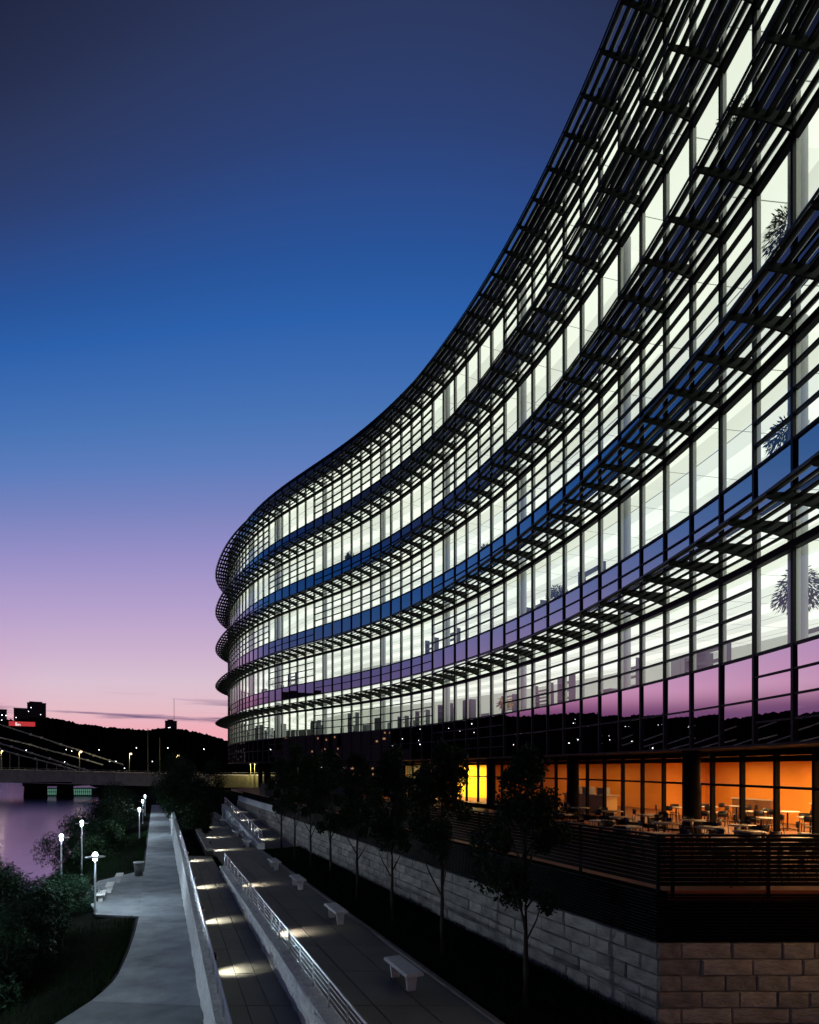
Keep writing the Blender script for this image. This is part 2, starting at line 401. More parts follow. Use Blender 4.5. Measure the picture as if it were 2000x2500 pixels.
DEPTH = 13.0
for k in range(5):                         # floor slab, emissive ceiling standing in for uplights, core wall of each storey
    zf = SILL[k]-.06; zc = SILL[k]+6.25*V
    b = MB(); strip(b, IA, IB, -.25, -DEPTH, zf-.35, zf); part(b, 'floor_slab', 'carpet')
    b = MB(); uv = []; sheet(b, IA, IB, -.25, -DEPTH, zc, 1, 0, uv)
    me = b.mesh('ceiling', 'ceiling'); ul = me.uv_layers.new(name='UVMap')
    for lp in me.loops: ul.data[lp.index].uv = uv[lp.vertex_index]
    link('ceiling', me, bld, INV)
    b = MB(); strip(b, IA, IB, -DEPTH+.3, -DEPTH, zf, zc-.01); part(b, 'core_wall', 'core')
    if k < 2:
        for i in range(-4, 48, 3):       # doors and glazed bays in the core wall
            i_ = i+.7*((i*7) % 3); a = fp(i_, -DEPTH+.36); c = fp(i_+.55+.3*((i*5) % 2), -DEPTH+.36); b = MB(); n_ = fn(i)
            b.obox((a.x, a.y, zf+.01), tuple(c-a), tuple(-n_*.05), (0, 0, 2.15)); part(b, 'core_door', 'furn')
    b = MB(); strip(b, IA, IB, -.16, -.25, zc-.02, zc+1.16); part(b, 'slab_edge_panel', 'slab')
b = MB(); strip(b, IA, IB, -.05, -DEPTH, ZB-.02, ZB+.12); part(b, 'soffit', 'slab')
b = MB(); strip(b, IA, IB, -.16, -.25, ZB+.12, SILL[0]-.42); part(b, 'slab_edge_panel', 'slab')
b = MB(); strip(b, IA, IB, -.0, -DEPTH, ROOF+.02, ROOF+.25); part(b, 'roof', 'slab')
b = MB(); strip(b, IA, IB, -DEPTH, -DEPTH-.3, 4.6, ROOF+.2); part(b, 'rear_wall', 'slab')
for i in (IA, IB):
    b = MB(); p = fp(i, .0); q = fp(i, -DEPTH-.3); t = ft(i)*(.2 if i == IB else -.2)
    b.obox((p.x, p.y, ZB), tuple(q-p), tuple(t), (0, 0, ROOF-ZB+.2)); part(b, 'end_wall', 'slab')
# round interior columns every six modules
for k in range(5):
    for i in range(-5, IB, 6):
        c = fp(i-.25, -.95); b = MB(); zc = SILL[k]+6.25*V
        b.lathe([(.24, SILL[k]-.05), (.24, zc)], (c.x, c.y, 0), 16); part(b, 'column', 'column', True)
# mullions: dark cap outside, deep pale fin inside
for i in range(IA, IB+1):
    b = MB(); p = fp(i); t = ft(i); n = fn(i)
    def mbox(w, o0, o1, z0, z1, mi): a = p + n*o0 - t*w/2; b.obox((a.x, a.y, z0), tuple(t*w), tuple(n*(o1-o0)), (0, 0, z1-z0), mi)
    mbox(.085, -.02, .07, ZB, ROOF+.2, 0)
    for k in range(5): mbox(.055, -.15, -.021, SILL[k]+.03, SILL[k]+6.2*V, 1)
    part(b, 'mullion', ['alu', 'fin'])
# transoms
def trans(ia, ib, z, h=.055, o0=-.02, o1=.055, name='transom'):
    b = MB(); strip(b, ia, ib, o1, o0, z-h/2, z+h/2); part(b, name, 'alu')
def bays(): 
    for k in range(len(BREAKS)-1):
        a, c = max(BREAKS[k], IA), min(BREAKS[k+1], IB)
        if a < c: yield a, c
trans(IA, IB, ZB, .07)
for k in range(5):
    trans(IA, IB, SILL[k], .075)
    trans(IA, IB, SILL[k]+4*V, .20, -.10, .10, 'head_beam')
    trans(IA, IB, SILL[k]+6.25*V, .055)
    for a, c in bays():
        if lattice(k, a):
            for j in (1, 2, 3): trans(a, c, SILL[k]+j*V, .065, -.07, .06, 'lattice_bar')
        else:
            trans(a, c, SILL[k]-V, .05)
            if k == 0: trans(a, c, SILL[0]-2*V, .05); trans(a, c, SILL[0]-3*V, .05)
        if lattice(k, a) and k == 0: trans(a, c, SILL[0]-2*V, .05)
trans(IA, IB, ROOF, .09, -.02, .09); trans(IA, IB, ROOF-V, .05)
# panes and spandrel panels, each very slightly out of true
win, sp, base, clere = [], [], [], []
def pane(lst, i, z0, z1, depth=0., tilt=.0022):
    if depth: tilt = .0042
    p, q = fp(i), fp(i+1); ex = q-p; n = Vector((-ex.y, ex.x, 0)).normalized()
    a = p + ex*.03; e = ex*.94
    z0 += .03; z1 -= .03
    dx = random.gauss(0, tilt); dz = random.gauss(0, tilt)
    o = Vector((a.x, a.y, z0)) + n*.002; ez = Vector((0, 0, z1-z0)) + n*(dz*(z1-z0)); e = e + n*(dx*e.length)
    area = seen_area([o, o+e, o+e+ez, o+ez])
    lst.append((area, frame(o, e, n*(-depth if depth else .001), ez)))
for i in range(IA, IB):
    for k in range(5):
        s = SILL[k]
        if lattice(k, i):
            for j in range(4): pane(win, i, s+j*V, s+(j+1)*V)
        else: pane(win, i, s, s+4*V)
        pane(clere, i, s+4*V+.08, s+6.25*V)
        if k > 0:
            if lattice(k, i): pane(sp, i, s-2*V, s, .05)
            else: pane(sp, i, s-2*V, s-V, .05); pane(sp, i, s-V, s, .05)
        else:
            if lattice(0, i): pane(base, i, s-4*V, s-2*V, .05); pane(base, i, s-2*V, s, .05)
            else:
                for j in range(4): pane(base, i, s-(j+1)*V, s-j*V, .05)
    pane(sp, i, ROOF-2*V, ROOF-V, .05); pane(sp, i, ROOF-V, ROOF, .05)
quad = ([(0, 0, 0), (1, 0, 0), (1, 0, 1), (0, 0, 1)], [(3, 2, 1, 0)])
pm('window_pane', 'distant_window_glazing', quad, win, 'glass')
pm('clerestory_pane', 'distant_clerestory_glazing', quad, clere, 'glass')
pm('spandrel_panel', 'distant_spandrel_glazing', unit_box(), sp, 'spandrel')
pm('base_panel', 'distant_base_glazing', unit_box(), base, 'darkglass')
# sunshades: a bracket at each mullion carrying six louvre blades
prof = [(.05, -.02), (.25, .05), (.5, .13), (.9, .21), (1.3, .275), (1.62, .325), (1.68, .36), (1.68, .48), (1.2, .48), (.6, .46), (.05, .44)]
bv = [(-.025, u, z) for u, z in prof] + [(.025, u, z) for u, z in prof]; nn = len(prof)
bf = [tuple(range(nn)), tuple(range(2*nn-1, nn-1, -1))] + [(i, i+nn, (i+1) % nn+nn, (i+1) % nn) for i in range(nn)]
# blade section: a shallow aerofoil 0.2 m wide
bs = [(.105, -.012), (.06, -.038), (0, -.042), (-.06, -.022), (-.105, .018), (-.06, .006), (0, -.008), (.06, -.006)]
lv = [(0, u, z) for u, z in bs] + [(1, u, z) for u, z in bs]
lf = [tuple(range(8)), tuple(range(15, 7, -1))] + [(i, i+8, (i+1) % 8+8, (i+1) % 8) for i in range(8)]
brs, bls, tips = [], [], []
for k in range(5):
    zh = SILL[k]+4*V+.11
    for i in range(IA, IB+1):
        p, t, n = fp(i, 0, zh), ft(i), fn(i); mx = frame(p, t, n, Vector((0, 0, 1)))
        brs.append((seen_area([p, p+n*1.6, p+n*1.6+Vector((0, 0, .45)), p+Vector((0, 0, .45))])+1, mx))
        if i < IB:
            for j, (u, z) in enumerate(((.15, .17), (.40, .27), (.68, .345), (.97, .40), (1.27, .44), (1.56, .475))):
                a, c = fp(i, u, zh), fp(i+1, u, zh); e = c-a; a2 = a+e*.015; e2 = e*.97; nb = Vector((-e.y, e.x, 0)).normalized()
                o = Vector((a2.x, a2.y, zh+z))
                area = seen_area([o-nb*.1, o+e2-nb*.1, o+e2+nb*.1+Vector((0, 0, .08)), o+nb*.1+Vector((0, 0, .08))])+seen_area([o, o+e2, o+e2+Vector((0, 0, .06)), o+Vector((0, 0, .06))])
                bls.append((area, frame(o, e2, nb, Vector((0, 0, 1)))))
pm('sunshade_bracket', 'distant_sunshade_brackets', (bv, bf), brs, 'bracket')
pm('louver_blade', 'distant_louvers', (lv, lf), bls, 'louver')
for k in range(5):
    b = MB(); zh = SILL[k]+4*V+.11
    for u, z in ((1.72, .45),): strip(b, IA, IB, u+.025, u-.025, zh+z-.025, zh+z+.025)
    part(b, 'sunshade_edge_rail', 'louver')

# ------------------------------------------------------------ ground floor: cafe and dark glazed base
ZT = EYE - 2.42                                # terrace level
def rec(i): return -(1.0 + .07*max(0, i-4))
for i in range(-2, 66, 6):                     # round black columns under the overhang
    c = fp(i, rec(i)+.0); b = MB(); b.lathe([(.3, ZT-.5), (.3, ZB-.02)], (c.x, c.y, 0), 18); part(b, 'base_column', 'blacksteel', True)
GO = 1.15                                      # glass stands this far behind the columns
def gp(i, z, extra=0.): return fp(i, rec(i)-GO-extra, z)
CAFE0, CAFE1, GEND = -7, 25, 46
b = MB()
for i in range(CAFE0*2, CAFE1*2): 
    a, c = gp(i/2, ZT), gp((i+1)/2, ZT); d, e = gp((i+1)/2, ZT, 8.5), gp(i/2, ZT, 8.5)
    b.add([a, c, d, e], [(0, 1, 2, 3)])
part(b, 'cafe_floor', 'wood')
b = MB()
for i in range(CAFE0*2, CAFE1*2):
    a, c = gp(i/2, ZB-.22), gp((i+1)/2, ZB-.22); d, e = gp((i+1)/2, ZB-.22, 8.5), gp(i/2, ZB-.22, 8.5)
    b.add([a, c, d, e], [(3, 2, 1, 0)])
part(b, 'cafe_ceiling', 'cafeceil')
def wallrun(name, m, i0, i1, extra, z0, z1, th=.2):
    b = MB(); st = 1
    i = i0
    while i < i1:
        j = min(i+st, i1); a, c, d, e = gp(i, z0, extra), gp(j, z0, extra), gp(j, z0, extra+th), gp(i, z0, extra+th)
        up = Vector((0, 0, z1-z0)); b.hexa([a, c, d, e, a+up, c+up, d+up, e+up]); i = j
    part(b, name, m)
wallrun('cafe_rear_wall', 'orange', CAFE0, 19, 6.2, ZT, ZB-.22)
wallrun('cafe_rear_wall', 'yellow', 19, CAFE1, 3.2, ZT, ZB-.22)
def cross(i, e0, e1, m):
    b = MB(); a, c = gp(i, ZT, e0), gp(i, ZT, e1); t = ft(i)*.15; b.obox(tuple(a), tuple(c-a), tuple(t), (0, 0, ZB-.22-ZT)); part(b, 'cafe_cross_wall', m)
cross(19, 1.8, 6.4, 'orange'); cross(CAFE1, 0.05, 6.4, 'slab'); cross(9.4, 3.6, 6.2, 'orange'); cross(CAFE0, 0.05, 6.4, 'orange')
# cafe mullions, transom, head, door
for k in range(33):
    i = CAFE0+.3+k
    if i > CAFE1: break
    p, t, n = gp(i, ZT), ft(i), fn(i); b = MB(); a = p-t*.05-n*.08
    b.obox(tuple(a), tuple(t*.10), tuple(n*.16), (0, 0, ZB-ZT-.03)); part(b, 'cafe_mullion', 'blacksteel')
    q = gp(i+1, ZT); e = (q-p)*.92; o = p+(q-p)*.04
    for z0, z1 in ((0.03, 1.78), (1.86, 2.62), (2.80, 3.0)):
        b = MB(); b.add([tuple(o+Vector((0, 0, z0))), tuple(o+e+Vector((0, 0, z0))), tuple(o+e+Vector((0, 0, z1))), tuple(o+Vector((0, 0, z1)))], [(3, 2, 1, 0)])
        part(b, 'cafe_pane', 'cafe_glass')
for z0, z1 in ((1.78, 1.86), (2.62, 2.80)):
    b = MB()
    for i in range(CAFE0*2, CAFE1*2):
        a, c = gp(i/2, ZT+z0, -.06), gp((i+1)/2, ZT+z0, -.06); d, e = gp((i+1)/2, ZT+z0, .06), gp(i/2, ZT+z0, .06); up = Vector((0, 0, z1-z0))
        b.hexa([a, c, d, e, a+up, c+up, d+up, e+up])
    part(b, 'cafe_transom', 'blacksteel')
b = MB(); p, q = gp(4.35, ZT), gp(4.75, ZT); b.tube([p, p+Vector((0, 0, 1.8))], .04, 6); b.tube([q, q+Vector((0, 0, 1.8))], .03, 6); part(b, 'cafe_door_stile', 'blacksteel')
# dark glazed base further along
for k in range(int(GEND-CAFE1)):
    i = CAFE1+k; p, q = gp(i, ZT+.02), gp(i+1, ZT+.02); e = (q-p)*.95
    b = MB(); n = fn(i); b.obox(tuple(p), tuple(e), tuple(-n*.06), (0, 0, ZB-ZT-.05)); part(b, 'base_glazing_panel', 'darkglass')
wallrun('base_rear_wall', 'slab', CAFE1, GEND, .4, ZT-.5, ZB-.03)
# warm cafe lights: ceiling discs, with lamps under the brightest of them
for i in range(-6, 25, 1):
    for e in ((1.6, 4.6) if i < 19 else (1.6,)):
        if (i*3+int(e)) % 2: continue
        c = gp(i+.5, ZB-.25, e); b = MB(); b.lathe([(0, 0), (.11, 0), (.12, .02)], (c.x, c.y, c.z), 12); part(b, 'downlight', 'warmglow')
def area(name, loc, size, power, col, rot=(0, 0, 0), sy=None):
    l = bpy.data.lights.new(name, 'AREA'); l.energy = power; l.color = col; l.size = size
    if sy: l.shape = 'RECTANGLE'; l.size_y = sy
    o = bpy.data.objects.new(name, l); COL.objects.link(o); o.location = loc; o.rotation_euler = rot; return o
def spot(name, loc, target, power, col, ang=70, blend=.6, rad=.04):
    l = bpy.data.lights.new(name, 'SPOT'); l.energy = power; l.color = col; l.spot_size = R(ang); l.spot_blend = blend; l.shadow_soft_size = rad
    o = bpy.data.objects.new(name, l); COL.objects.link(o); o.location = loc
    o.rotation_euler = (Vector(target)-Vector(loc)).to_track_quat('-Z', 'Y').to_euler(); return o
def point(name, loc, power, col, rad=.1):
    l = bpy.data.lights.new(name, 'POINT'); l.energy = power; l.color = col; l.shadow_soft_size = rad
    o = bpy.data.objects.new(name, l); COL.objects.link(o); o.location = loc; return o
for i, pw in ((-4.5, 480), (-1.5, 560), (1.5, 580), (4.5, 480), (7.4, 170), (10.2, 95), (13.5, 60), (16.5, 70)):
    c = gp(i, ZB-.3, 3.6); area('cafe_ceiling_lamp', c, 2.2, pw, (1, .62, .28))
for i in (20, 22, 24): c = gp(i, ZB-.3, 1.6); area('cafe_ceiling_lamp', c, 1.2, 380, (1, .74, .28))

# ------------------------------------------------------------ ground, river, banks
def line(a, b): return lambda y: a + b*y
WALL = line(10.165, -.45); TREES = line(8.06, -.43); KERB = line(7.17, -.44); MIDR = line(3.86, -.431); MIDL = line(3.45, -.43)
RAMPL = line(1.57, -.42); LWALL = line(1.21, -.42)
def PROM(y):                                   # river side edge of the promenade
    base = -.95-.427*y
    if y < 28: return float(np.interp(y, [-20, 0, 10, 14, 16.3, 17.8, 19.4, 22, 25, 28], [-17, -13, -10.6, -9.9, -9.66, -9.55, -9.75, -10.6, -11.7, -12.9]))
    return base
WATER = line(-8, -.46)
ZP, ZBP = 0.0, 1.70                            # promenade and bench path levels
def ramp_z(y): return float(np.interp(y, [-10, 13.8, 34, 36], [.15, 1.05, 1.66, 1.70]))
b = MB(); b.add([(-6000, -2500, -8), (6000, -2500, -8), (6000, 9000, -8), (-6000, 9000, -8)], [(0, 1, 2, 3)])
tag(b.build('ground', 'bed'), kind='structure')
b = MB(); b.add([(-2500, -600, -3), (30, -600, -3), (30, 2500, -3), (-2500, 2500, -3)], [(0, 1, 2, 3)])
tag(b.build('river', 'water'), kind='structure')
def xs_mesh(name, ys, lines, mats, kind='structure', noise=0.):
    """a strip of ground: at every y a row of (x, z)"""
    b = MB(); o = 0; nl = None
    for y in ys:
        row = lines(y); nl = len(row)
        for x, z in row: b.v.append((x, y, z+(random.uniform(-noise, noise) if noise else 0)))
    for r in range(len(ys)-1):
        for c in range(nl-1): q = r*nl+c; b.f.append((q, q+1, q+nl+1, q+nl)); b.m.append(0)
    return tag(b.build(name, mats, None, True), kind=kind)
YS = list(np.arange(-24, 210, 2.0))
def bank(y):
    p = PROM(y); w = min(WATER(y), p-9)
    return [(w-6, -5.0), (w, -3.2), (w+(p-w)*.3, -1.9), (w+(p-w)*.6, -.75), (p-1.2, -.12), (p-.1, -.06), (p+.5, -.12)]
xs_mesh('river_bank', YS, bank, 'soil', noise=.05)
xs_mesh('land', [-40, 20, 60, 120, 260, 600], lambda y: [(PROM(min(y, 210))-1 if y < 210 else -30-.43*y, -.2), (RAMPL(y)+.3, -.2), (60, -.2), (900, -.2)], 'soil')
# promenade: cast slabs with joints
def slabs(name, left, right, y0, y1, step, zf, material, th=.12, gap=.03, kindname='paving_slab', lanes=1, skew=0.):
    root = MB(); ys = list(np.arange(y0, y1+.01, step))
    xs = [(left(y)+.02, right(y)-.02) for y in ys]
    for k in range(len(ys)-1):
        root.add([(xs[k][0], ys[k], zf(ys[k])-th*.5), (xs[k][1], ys[k], zf(ys[k])-th*.5), (xs[k+1][1], ys[k+1], zf(ys[k+1])-th*.5), (xs[k+1][0], ys[k+1], zf(ys[k+1])-th*.5)], [(0, 1, 2, 3)])
    o = tag(root.build(name, 'joint_dark'), kind='structure')
    for k in range(len(ys)-1):
        for ln in range(lanes):
            b = MB(); a, c = ys[k]+gap/2, ys[k+1]-gap/2; n = 4; vs = []; dz = random.uniform(-.003, .003)
            for q in range(n+1):
                y = a+(c-a)*q/n; w = right(y)-left(y); g = gap/2 if lanes > 1 else 0
                l_, r_, z = left(y)+w*ln/lanes+(g if ln else 0), left(y)+w*(ln+1)/lanes-(g if ln < lanes-1 else 0), zf(y)+dz
                s0, s1 = skew*(1-ln/lanes), skew*(1-(ln+1)/lanes)
                vs += [(l_, y+s0, z-th), (r_, y+s1, z-th), (r_, y+s1, z), (l_, y+s0, z)]
            fs = [(0, 3, 2, 1), (4*n, 4*n+1, 4*n+2, 4*n+3)]
            for q in range(n):
                for e in range(4): fs.append((4*q+e, 4*q+(e+1) % 4, 4*q+4+(e+1) % 4, 4*q+4+e))
            b.add(vs, fs); b.build(kindname, material, o)
    return o
slabs('promenade', PROM, LWALL, -14, 112, 3.15, lambda y: ZP, 'concrete', skew=.35)
slabs('bench_path', lambda y: MIDR(y) if y < 36 else 3.03-.415*y, lambda y: KERB(y) if y < 38.5 else 6.75-.42*y, 2, 72, 2.25, lambda y: ZBP, 'asphalt', lanes=3)
slabs('ramp', RAMPL, MIDL, -2, 36, 2.1, ramp_z, 'asphalt', gap=.022, lanes=3)
pad = [(-12.95, 28.15), (-15.0, 28.6), (-18.1, 33.2), (-19.3, 36.8), (-18.2, 40.0), (-17.9, 39.7), (-13.0, 28.3)]
b = MB(); b.poly([(-12.6, 28.0), (-17.75, 40.1), (-18.4, 40.1), (-19.3, 36.8), (-18.1, 33.2), (-15.0, 28.4)], -.14, -.004)
tag(b.build('seating_pad', 'concrete'), kind='structure')
# planted strips
def lawn(y): return [(KERB(y)+.1, ZBP-.05), (KERB(y)+.5, ZBP+.03), (KERB(y)+1.4, ZBP+.10), (WALL(y)-.05, ZBP+.22), (WALL(y)+.4, ZBP+.22)]
xs_mesh('planting_strip', list(np.arange(1, 39.6, 1.5)), lawn, 'soil', noise=.03)
xs_mesh('planting_bed', list(np.arange(36, 80, 2.)), lambda y: [(LWALL(y)+.35, 1.55), (2.55-.415*y, 1.7)], 'soil', noise=.03)
def grass_on(name, n, sampler, hmin, hmax, seed, label, cat):
    rng = np.random.default_rng(seed); b = []
    P = np.array([sampler(rng) for _ in range(n)])
    h = rng.uniform(hmin, hmax, n); a = rng.uniform(0, 6.28, n); w = .012
    d = np.stack([np.cos(a), np.sin(a), np.zeros(n)], 1); le = rng.normal(0, .25, (n, 2))*h[:, None]
    tip = P + np.stack([le[:, 0], le[:, 1], h], 1)
    v = np.stack([P-d*w, P+d*w, tip], 1).reshape(-1, 3)
    me = bpy.data.meshes.new(name); me.from_pydata(v.tolist(), [], np.arange(3*n).reshape(-1, 3).tolist()); me.materials.append(M['grass'])
    return tag(link(name, me), label, cat, kind='stuff')
def smp(rng):
    y = 8+rng.random()**1.4*30; t = rng.random(); return (KERB(y)+.2+t*(WALL(y)-KERB(y)-.25), y, ZBP+.22*t-.02)
grass_on('grass', 22000, smp, .08, .28, 3, 'dark grass growing between the bench path and the stone wall', 'grass')
def smb(rng):
    while True:
        y = 15+rng.random()*50; p = PROM(y); t = rng.random()**1.5; x = p-.1-t*7
        if not (27.5 < y < 40.5 and t*7 < 6.5-max(0, y-33)*.3): return (x, y, -.08-t*1.2)
grass_on('bank_grass', 24000, smb, .12, .45, 4, 'dark unmown grass on the river bank beside the promenade', 'grass')

# ------------------------------------------------------------ stone retaining wall and terrace
CX, CY = 4.9, 11.7
ZW = 3.55
wall = empty('stone_retaining_wall', (CX, CY, ZBP), label='tall pale split-stone retaining wall carrying the cafe terrace', cat='wall')
WINV = Matrix.Translation(-Vector(wall.location))
ed = Vector((-.45, 1, 0)).normalized(); en = Vector((-1, -.45, 0)).normalized()    # along and out of the long face
b = MB(); c0 = Vector((CX, CY, 1.2))
b.obox(tuple(c0 - en*.12 + ed*.06), tuple(ed*56), tuple(-en*.5), (0, 0, ZW-1.2-.004)); b.obox((CX+.1, CY+.12, 1.2), (15, 0, 0), (0, .5, 0), (0, 0, ZW-1.2-.004))
link('backing', b.mesh('backing', 'joint'), wall, WINV)
def block_geom(seed):
    rng = random.Random(seed); ch = .035
    def j(): return rng.uniform(-.012, .012)
    v = [(0, 0, 0), (1, 0, 0), (1, 0, 1), (0, 0, 1)]
    v += [(0+j()*.3, .8, 0), (1+j()*.3, .8, 0), (1+j()*.3, .8, 1), (0+j()*.3, .8, 1)]
    v += [(ch, 1+j()*4, ch*2), (1-ch, 1+j()*4, ch*2), (1-ch, 1+j()*4, 1-ch*2), (ch, 1+j()*4, 1-ch*2), (.5+j()*8, 1.08+j()*5, .5+j()*6)]
    f = [(0, 1, 5, 4), (1, 2, 6, 5), (2, 3, 7, 6), (3, 0, 4, 7), (4, 5, 9, 8), (5, 6, 10, 9), (6, 7, 11, 10), (7, 4, 8, 11), (8, 9, 12), (9, 10, 12), (10, 11, 12), (11, 8, 12)]
    return v, f
geoms = [block_geom(s) for s in range(6)]; bmesh_ = []
for v, f in geoms:
    q = MB(); q.add(v, f); bmesh_.append(q.mesh('stone_block', 'stone'))
items = []; rng = random.Random(5); H = .32
for course in range(8):
    z = ZW-H*(course+1)
    if z < 1.25: break
    for (o, d, nrm, length) in ((c0, ed, en, 56.), (Vector((CX, CY, 0)), Vector((1, 0, 0)), Vector((0, -1, 0)), 14.)):
        s = 0. if (course % 2 == 0) else 0.
        first = (.45 if course % 2 else .85)
        if length == 14.: first = (.85 if course % 2 else .45)
        while s < length:
            ln = first if s == 0 else rng.choice([.62, .75, .88, 1.0, 1.15])
            p = Vector((o.x, o.y, z)) + d*(s+.004) - nrm*.12
            e = d*(ln-.008); items.append((seen_area([p, p+e, p+e+Vector((0, 0, H)), p+Vector((0, 0, H))]), frame(p, e, nrm*(.13+rng.uniform(-.018, .022)), Vector((0, 0, H-.008)))))
            s += ln
items.sort(key=lambda t: -t[0])
for k, (a, mx) in enumerate(items[:300]): link('stone_block', bmesh_[k % 6], wall, WINV @ mx)
q = MB()
for k, (a, mx) in enumerate(items[300:]): v, f = geoms[k % 6]; q.add([WINV @ mx @ Vector(p) for p in v], f)
tag(q.build('distant_stonework', 'stone', wall), kind='stuff')
b = MB(); p = c0+ed*37-en*.3; b.obox((p.x, p.y, ZW+.002), tuple(ed*19), tuple(en*.34), (0, 0, .5)); link('coping_parapet', b.mesh('coping_parapet', 'render'), wall, WINV)
# terrace deck
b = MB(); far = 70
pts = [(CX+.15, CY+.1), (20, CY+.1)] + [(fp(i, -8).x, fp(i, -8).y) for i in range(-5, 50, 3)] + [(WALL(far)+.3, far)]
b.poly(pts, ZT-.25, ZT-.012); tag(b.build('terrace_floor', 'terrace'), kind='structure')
# slatted fascia below the terrace and slatted railing on its edge
fas = empty('terrace_fascia', (CX, CY, ZW), label='black horizontally slatted fascia below the terrace edge above the stone', cat='cladding')
FINV = Matrix.Translation(-Vector(fas.location))
b = MB(); b.obox((c0.x+.15, c0.y+.02, ZW+.01), tuple(ed*54), (.06, 0.03, 0), (0, 0, 1.0)); b.obox((CX+.15, CY+.12, ZW+.01), (14, 0, 0), (0, .06, 0), (0, 0, 1.0)); link('backing', b.mesh('backing', 'black'), fas, FINV)
for k in range(15):
    z = ZW+.01+k*.065
    b = MB(); p = c0 - en*.07; b.obox((p.x, p.y, z), tuple(ed*(38 if k else 52)), tuple(en*.05), (0, 0, .036)); p = Vector((CX, CY, 0)); b.obox((CX-.02, CY+.02, z), (14, 0, 0), (0, .05, 0), (0, 0, .036))
    link('slat', b.mesh('slat', 'blacksteel'), fas, FINV)
rail = empty('terrace_railing', (CX, CY, ZT), label='dark slatted metal railing along the edge of the cafe terrace', cat='railing')
RINV = Matrix.Translation(-Vector(rail.location))
for k in range(11):
    z = ZT+.085+k*.087
    b = MB(); p = c0 - en*.10; b.obox((p.x, p.y, z), tuple(ed*44), tuple(en*.02), (0, 0, .077)); b.obox((CX, CY+.05, z), (14, 0, 0), (0, .02, 0), (0, 0, .077))
    link('slat', b.mesh('slat', 'blacksteel'), rail, RINV)
b = MB(); p = c0-en*.13; b.obox((p.x, p.y, ZT+1.06), tuple(ed*44), tuple(en*.08), (0, 0, .045)); b.obox((CX, CY+.03, ZT+1.06), (14, 0, 0), (0, .08, 0), (0, 0, .045)); link('handrail', b.mesh('handrail', 'blacksteel'), rail, RINV)
for k in range(19):
    p = c0 - en*.16 + ed*(2.3*k+.1); b = MB(); b.obox((p.x, p.y, ZT-.15), tuple(ed*.06), tuple(en*.05), (0, 0, 1.2)); link('post', b.mesh('post', 'blacksteel'), rail, RINV)
for k in range(7):
    b = MB(); b.box(CX+1.9*k+.3, CX+1.9*k+.36, CY+.08, CY+.13, ZT-.15, ZT+1.05); link('post', b.mesh('post', 'blacksteel'), rail, RINV)

# ------------------------------------------------------------ ramp walls with railings
def rough_wall(name, label, fl, fr, y0, y1, ztop, zbot, step=.35, material='render'):
    """battered rough-cast wall between two plan lines, the faces uneven"""
    b = MB(); ys = list(np.arange(y0, y1+.01, step)); nz = 6; n = len(ys); rg = random.Random(hash(name) % 1000)
    for y in ys:
        zt, zb = ztop(y), zbot(y)
        for k in range(nz+1):
            z = zb+(zt-zb)*k/nz; jx = rg.uniform(-.045, .045) if k < nz else 0
            b.v.append((fl(y)+jx, y, z))
        b.v.append((fr(y), y, zt)); b.v.append((fr(y), y, zb))
    m = nz+3
    for r in range(n-1):
        for c in range(m-1): q = r*m+c; b.f.append((q, q+1, q+m+1, q+m)); b.m.append(0)
    b.f.append(tuple(range(m))); b.m.append(0); b.f.append(tuple((n-1)*m+k for k in reversed(range(m)))); b.m.append(0)
    return tag(b.build(name, material), label, 'wall')
def railing(name, label, fx, y0, y1, z, h=.85, nbar=4, step=1.5, minor=None):
    root = empty(name, (fx(y0), y0, z(y0)), label=label, cat='railing'); iv = Matrix.Translation(-Vector(root.location))
    ys = list(np.arange(y0, y1+.01, step))
    for y in ys:
        b = MB(); b.tube([(fx(y), y, z(y)-.02), (fx(y), y, z(y)+h)], .024, 6); link('post', b.mesh('post', 'steel'), root, iv)
    for k in range(nbar+1):
        hz = h*(.18+.82*k/nbar); r = .026 if k == nbar else .010
        b = MB(); b.tube([(fx(y), y, z(y)+hz) for y in ys], r, 6); link('handrail' if k == nbar else 'rail_bar', b.mesh('bar', 'steel'), root, iv)
    return root
rough_wall('ramp_wall', 'rough pale concrete wall between the lower promenade and the lit ramp', LWALL, RAMPL, 6, 79, lambda y: (ramp_z(y) if y < 36 else 1.7)+.42, lambda y: -.2)
railing('ramp_railing', 'galvanised railing on the wall between the promenade and the ramp', lambda y: RAMPL(y)-.16, 7, 42, lambda y: (ramp_z(y) if y < 36 else 1.7)+.42, .48, 3, 1.25)
rough_wall('middle_wall', 'rough stone-faced wall tapering up between the ramp and the bench path', MIDL, MIDR, 6, 31.5, lambda y: ZBP+.16, lambda y: min(ramp_z(y), 1.6)-.1)
railing('middle_railing', 'galvanised multi-bar railing between the ramp and the bench path', lambda y: MIDR(y)-.09, 6.5, 31.5, lambda y: ZBP+.16, .6, 4, 1.25)
UPL = line(6.4, -.42); UPR = line(6.8, -.42)
rough_wall('upper_ramp_wall', 'dim concrete wall rising beside the far upper ramp', UPL, UPR, 38.6, 62, lambda y: 1.7+.4+(y-38.6)*.05, lambda y: 1.5)
railing('upper_ramp_railing', 'thin steel railing on the wall of the far upper ramp', lambda y: 6.7-.42*y, 39, 61.5, lambda y: 2.1+(y-38.6)*.05, .7, 3, 1.5)
slabs('upper_ramp', UPR, WALL, 39, 62, 4.6, lambda y: 1.72+(y-38.6)*.055, 'asphalt')
rough_wall('bed_edge_wall', 'low dark wall edging the planting bed at the far path', line(2.6, -.415), line(3.03, -.415), 36, 60, lambda y: 2.15, lambda y: 1.5, .35, 'asphalt')
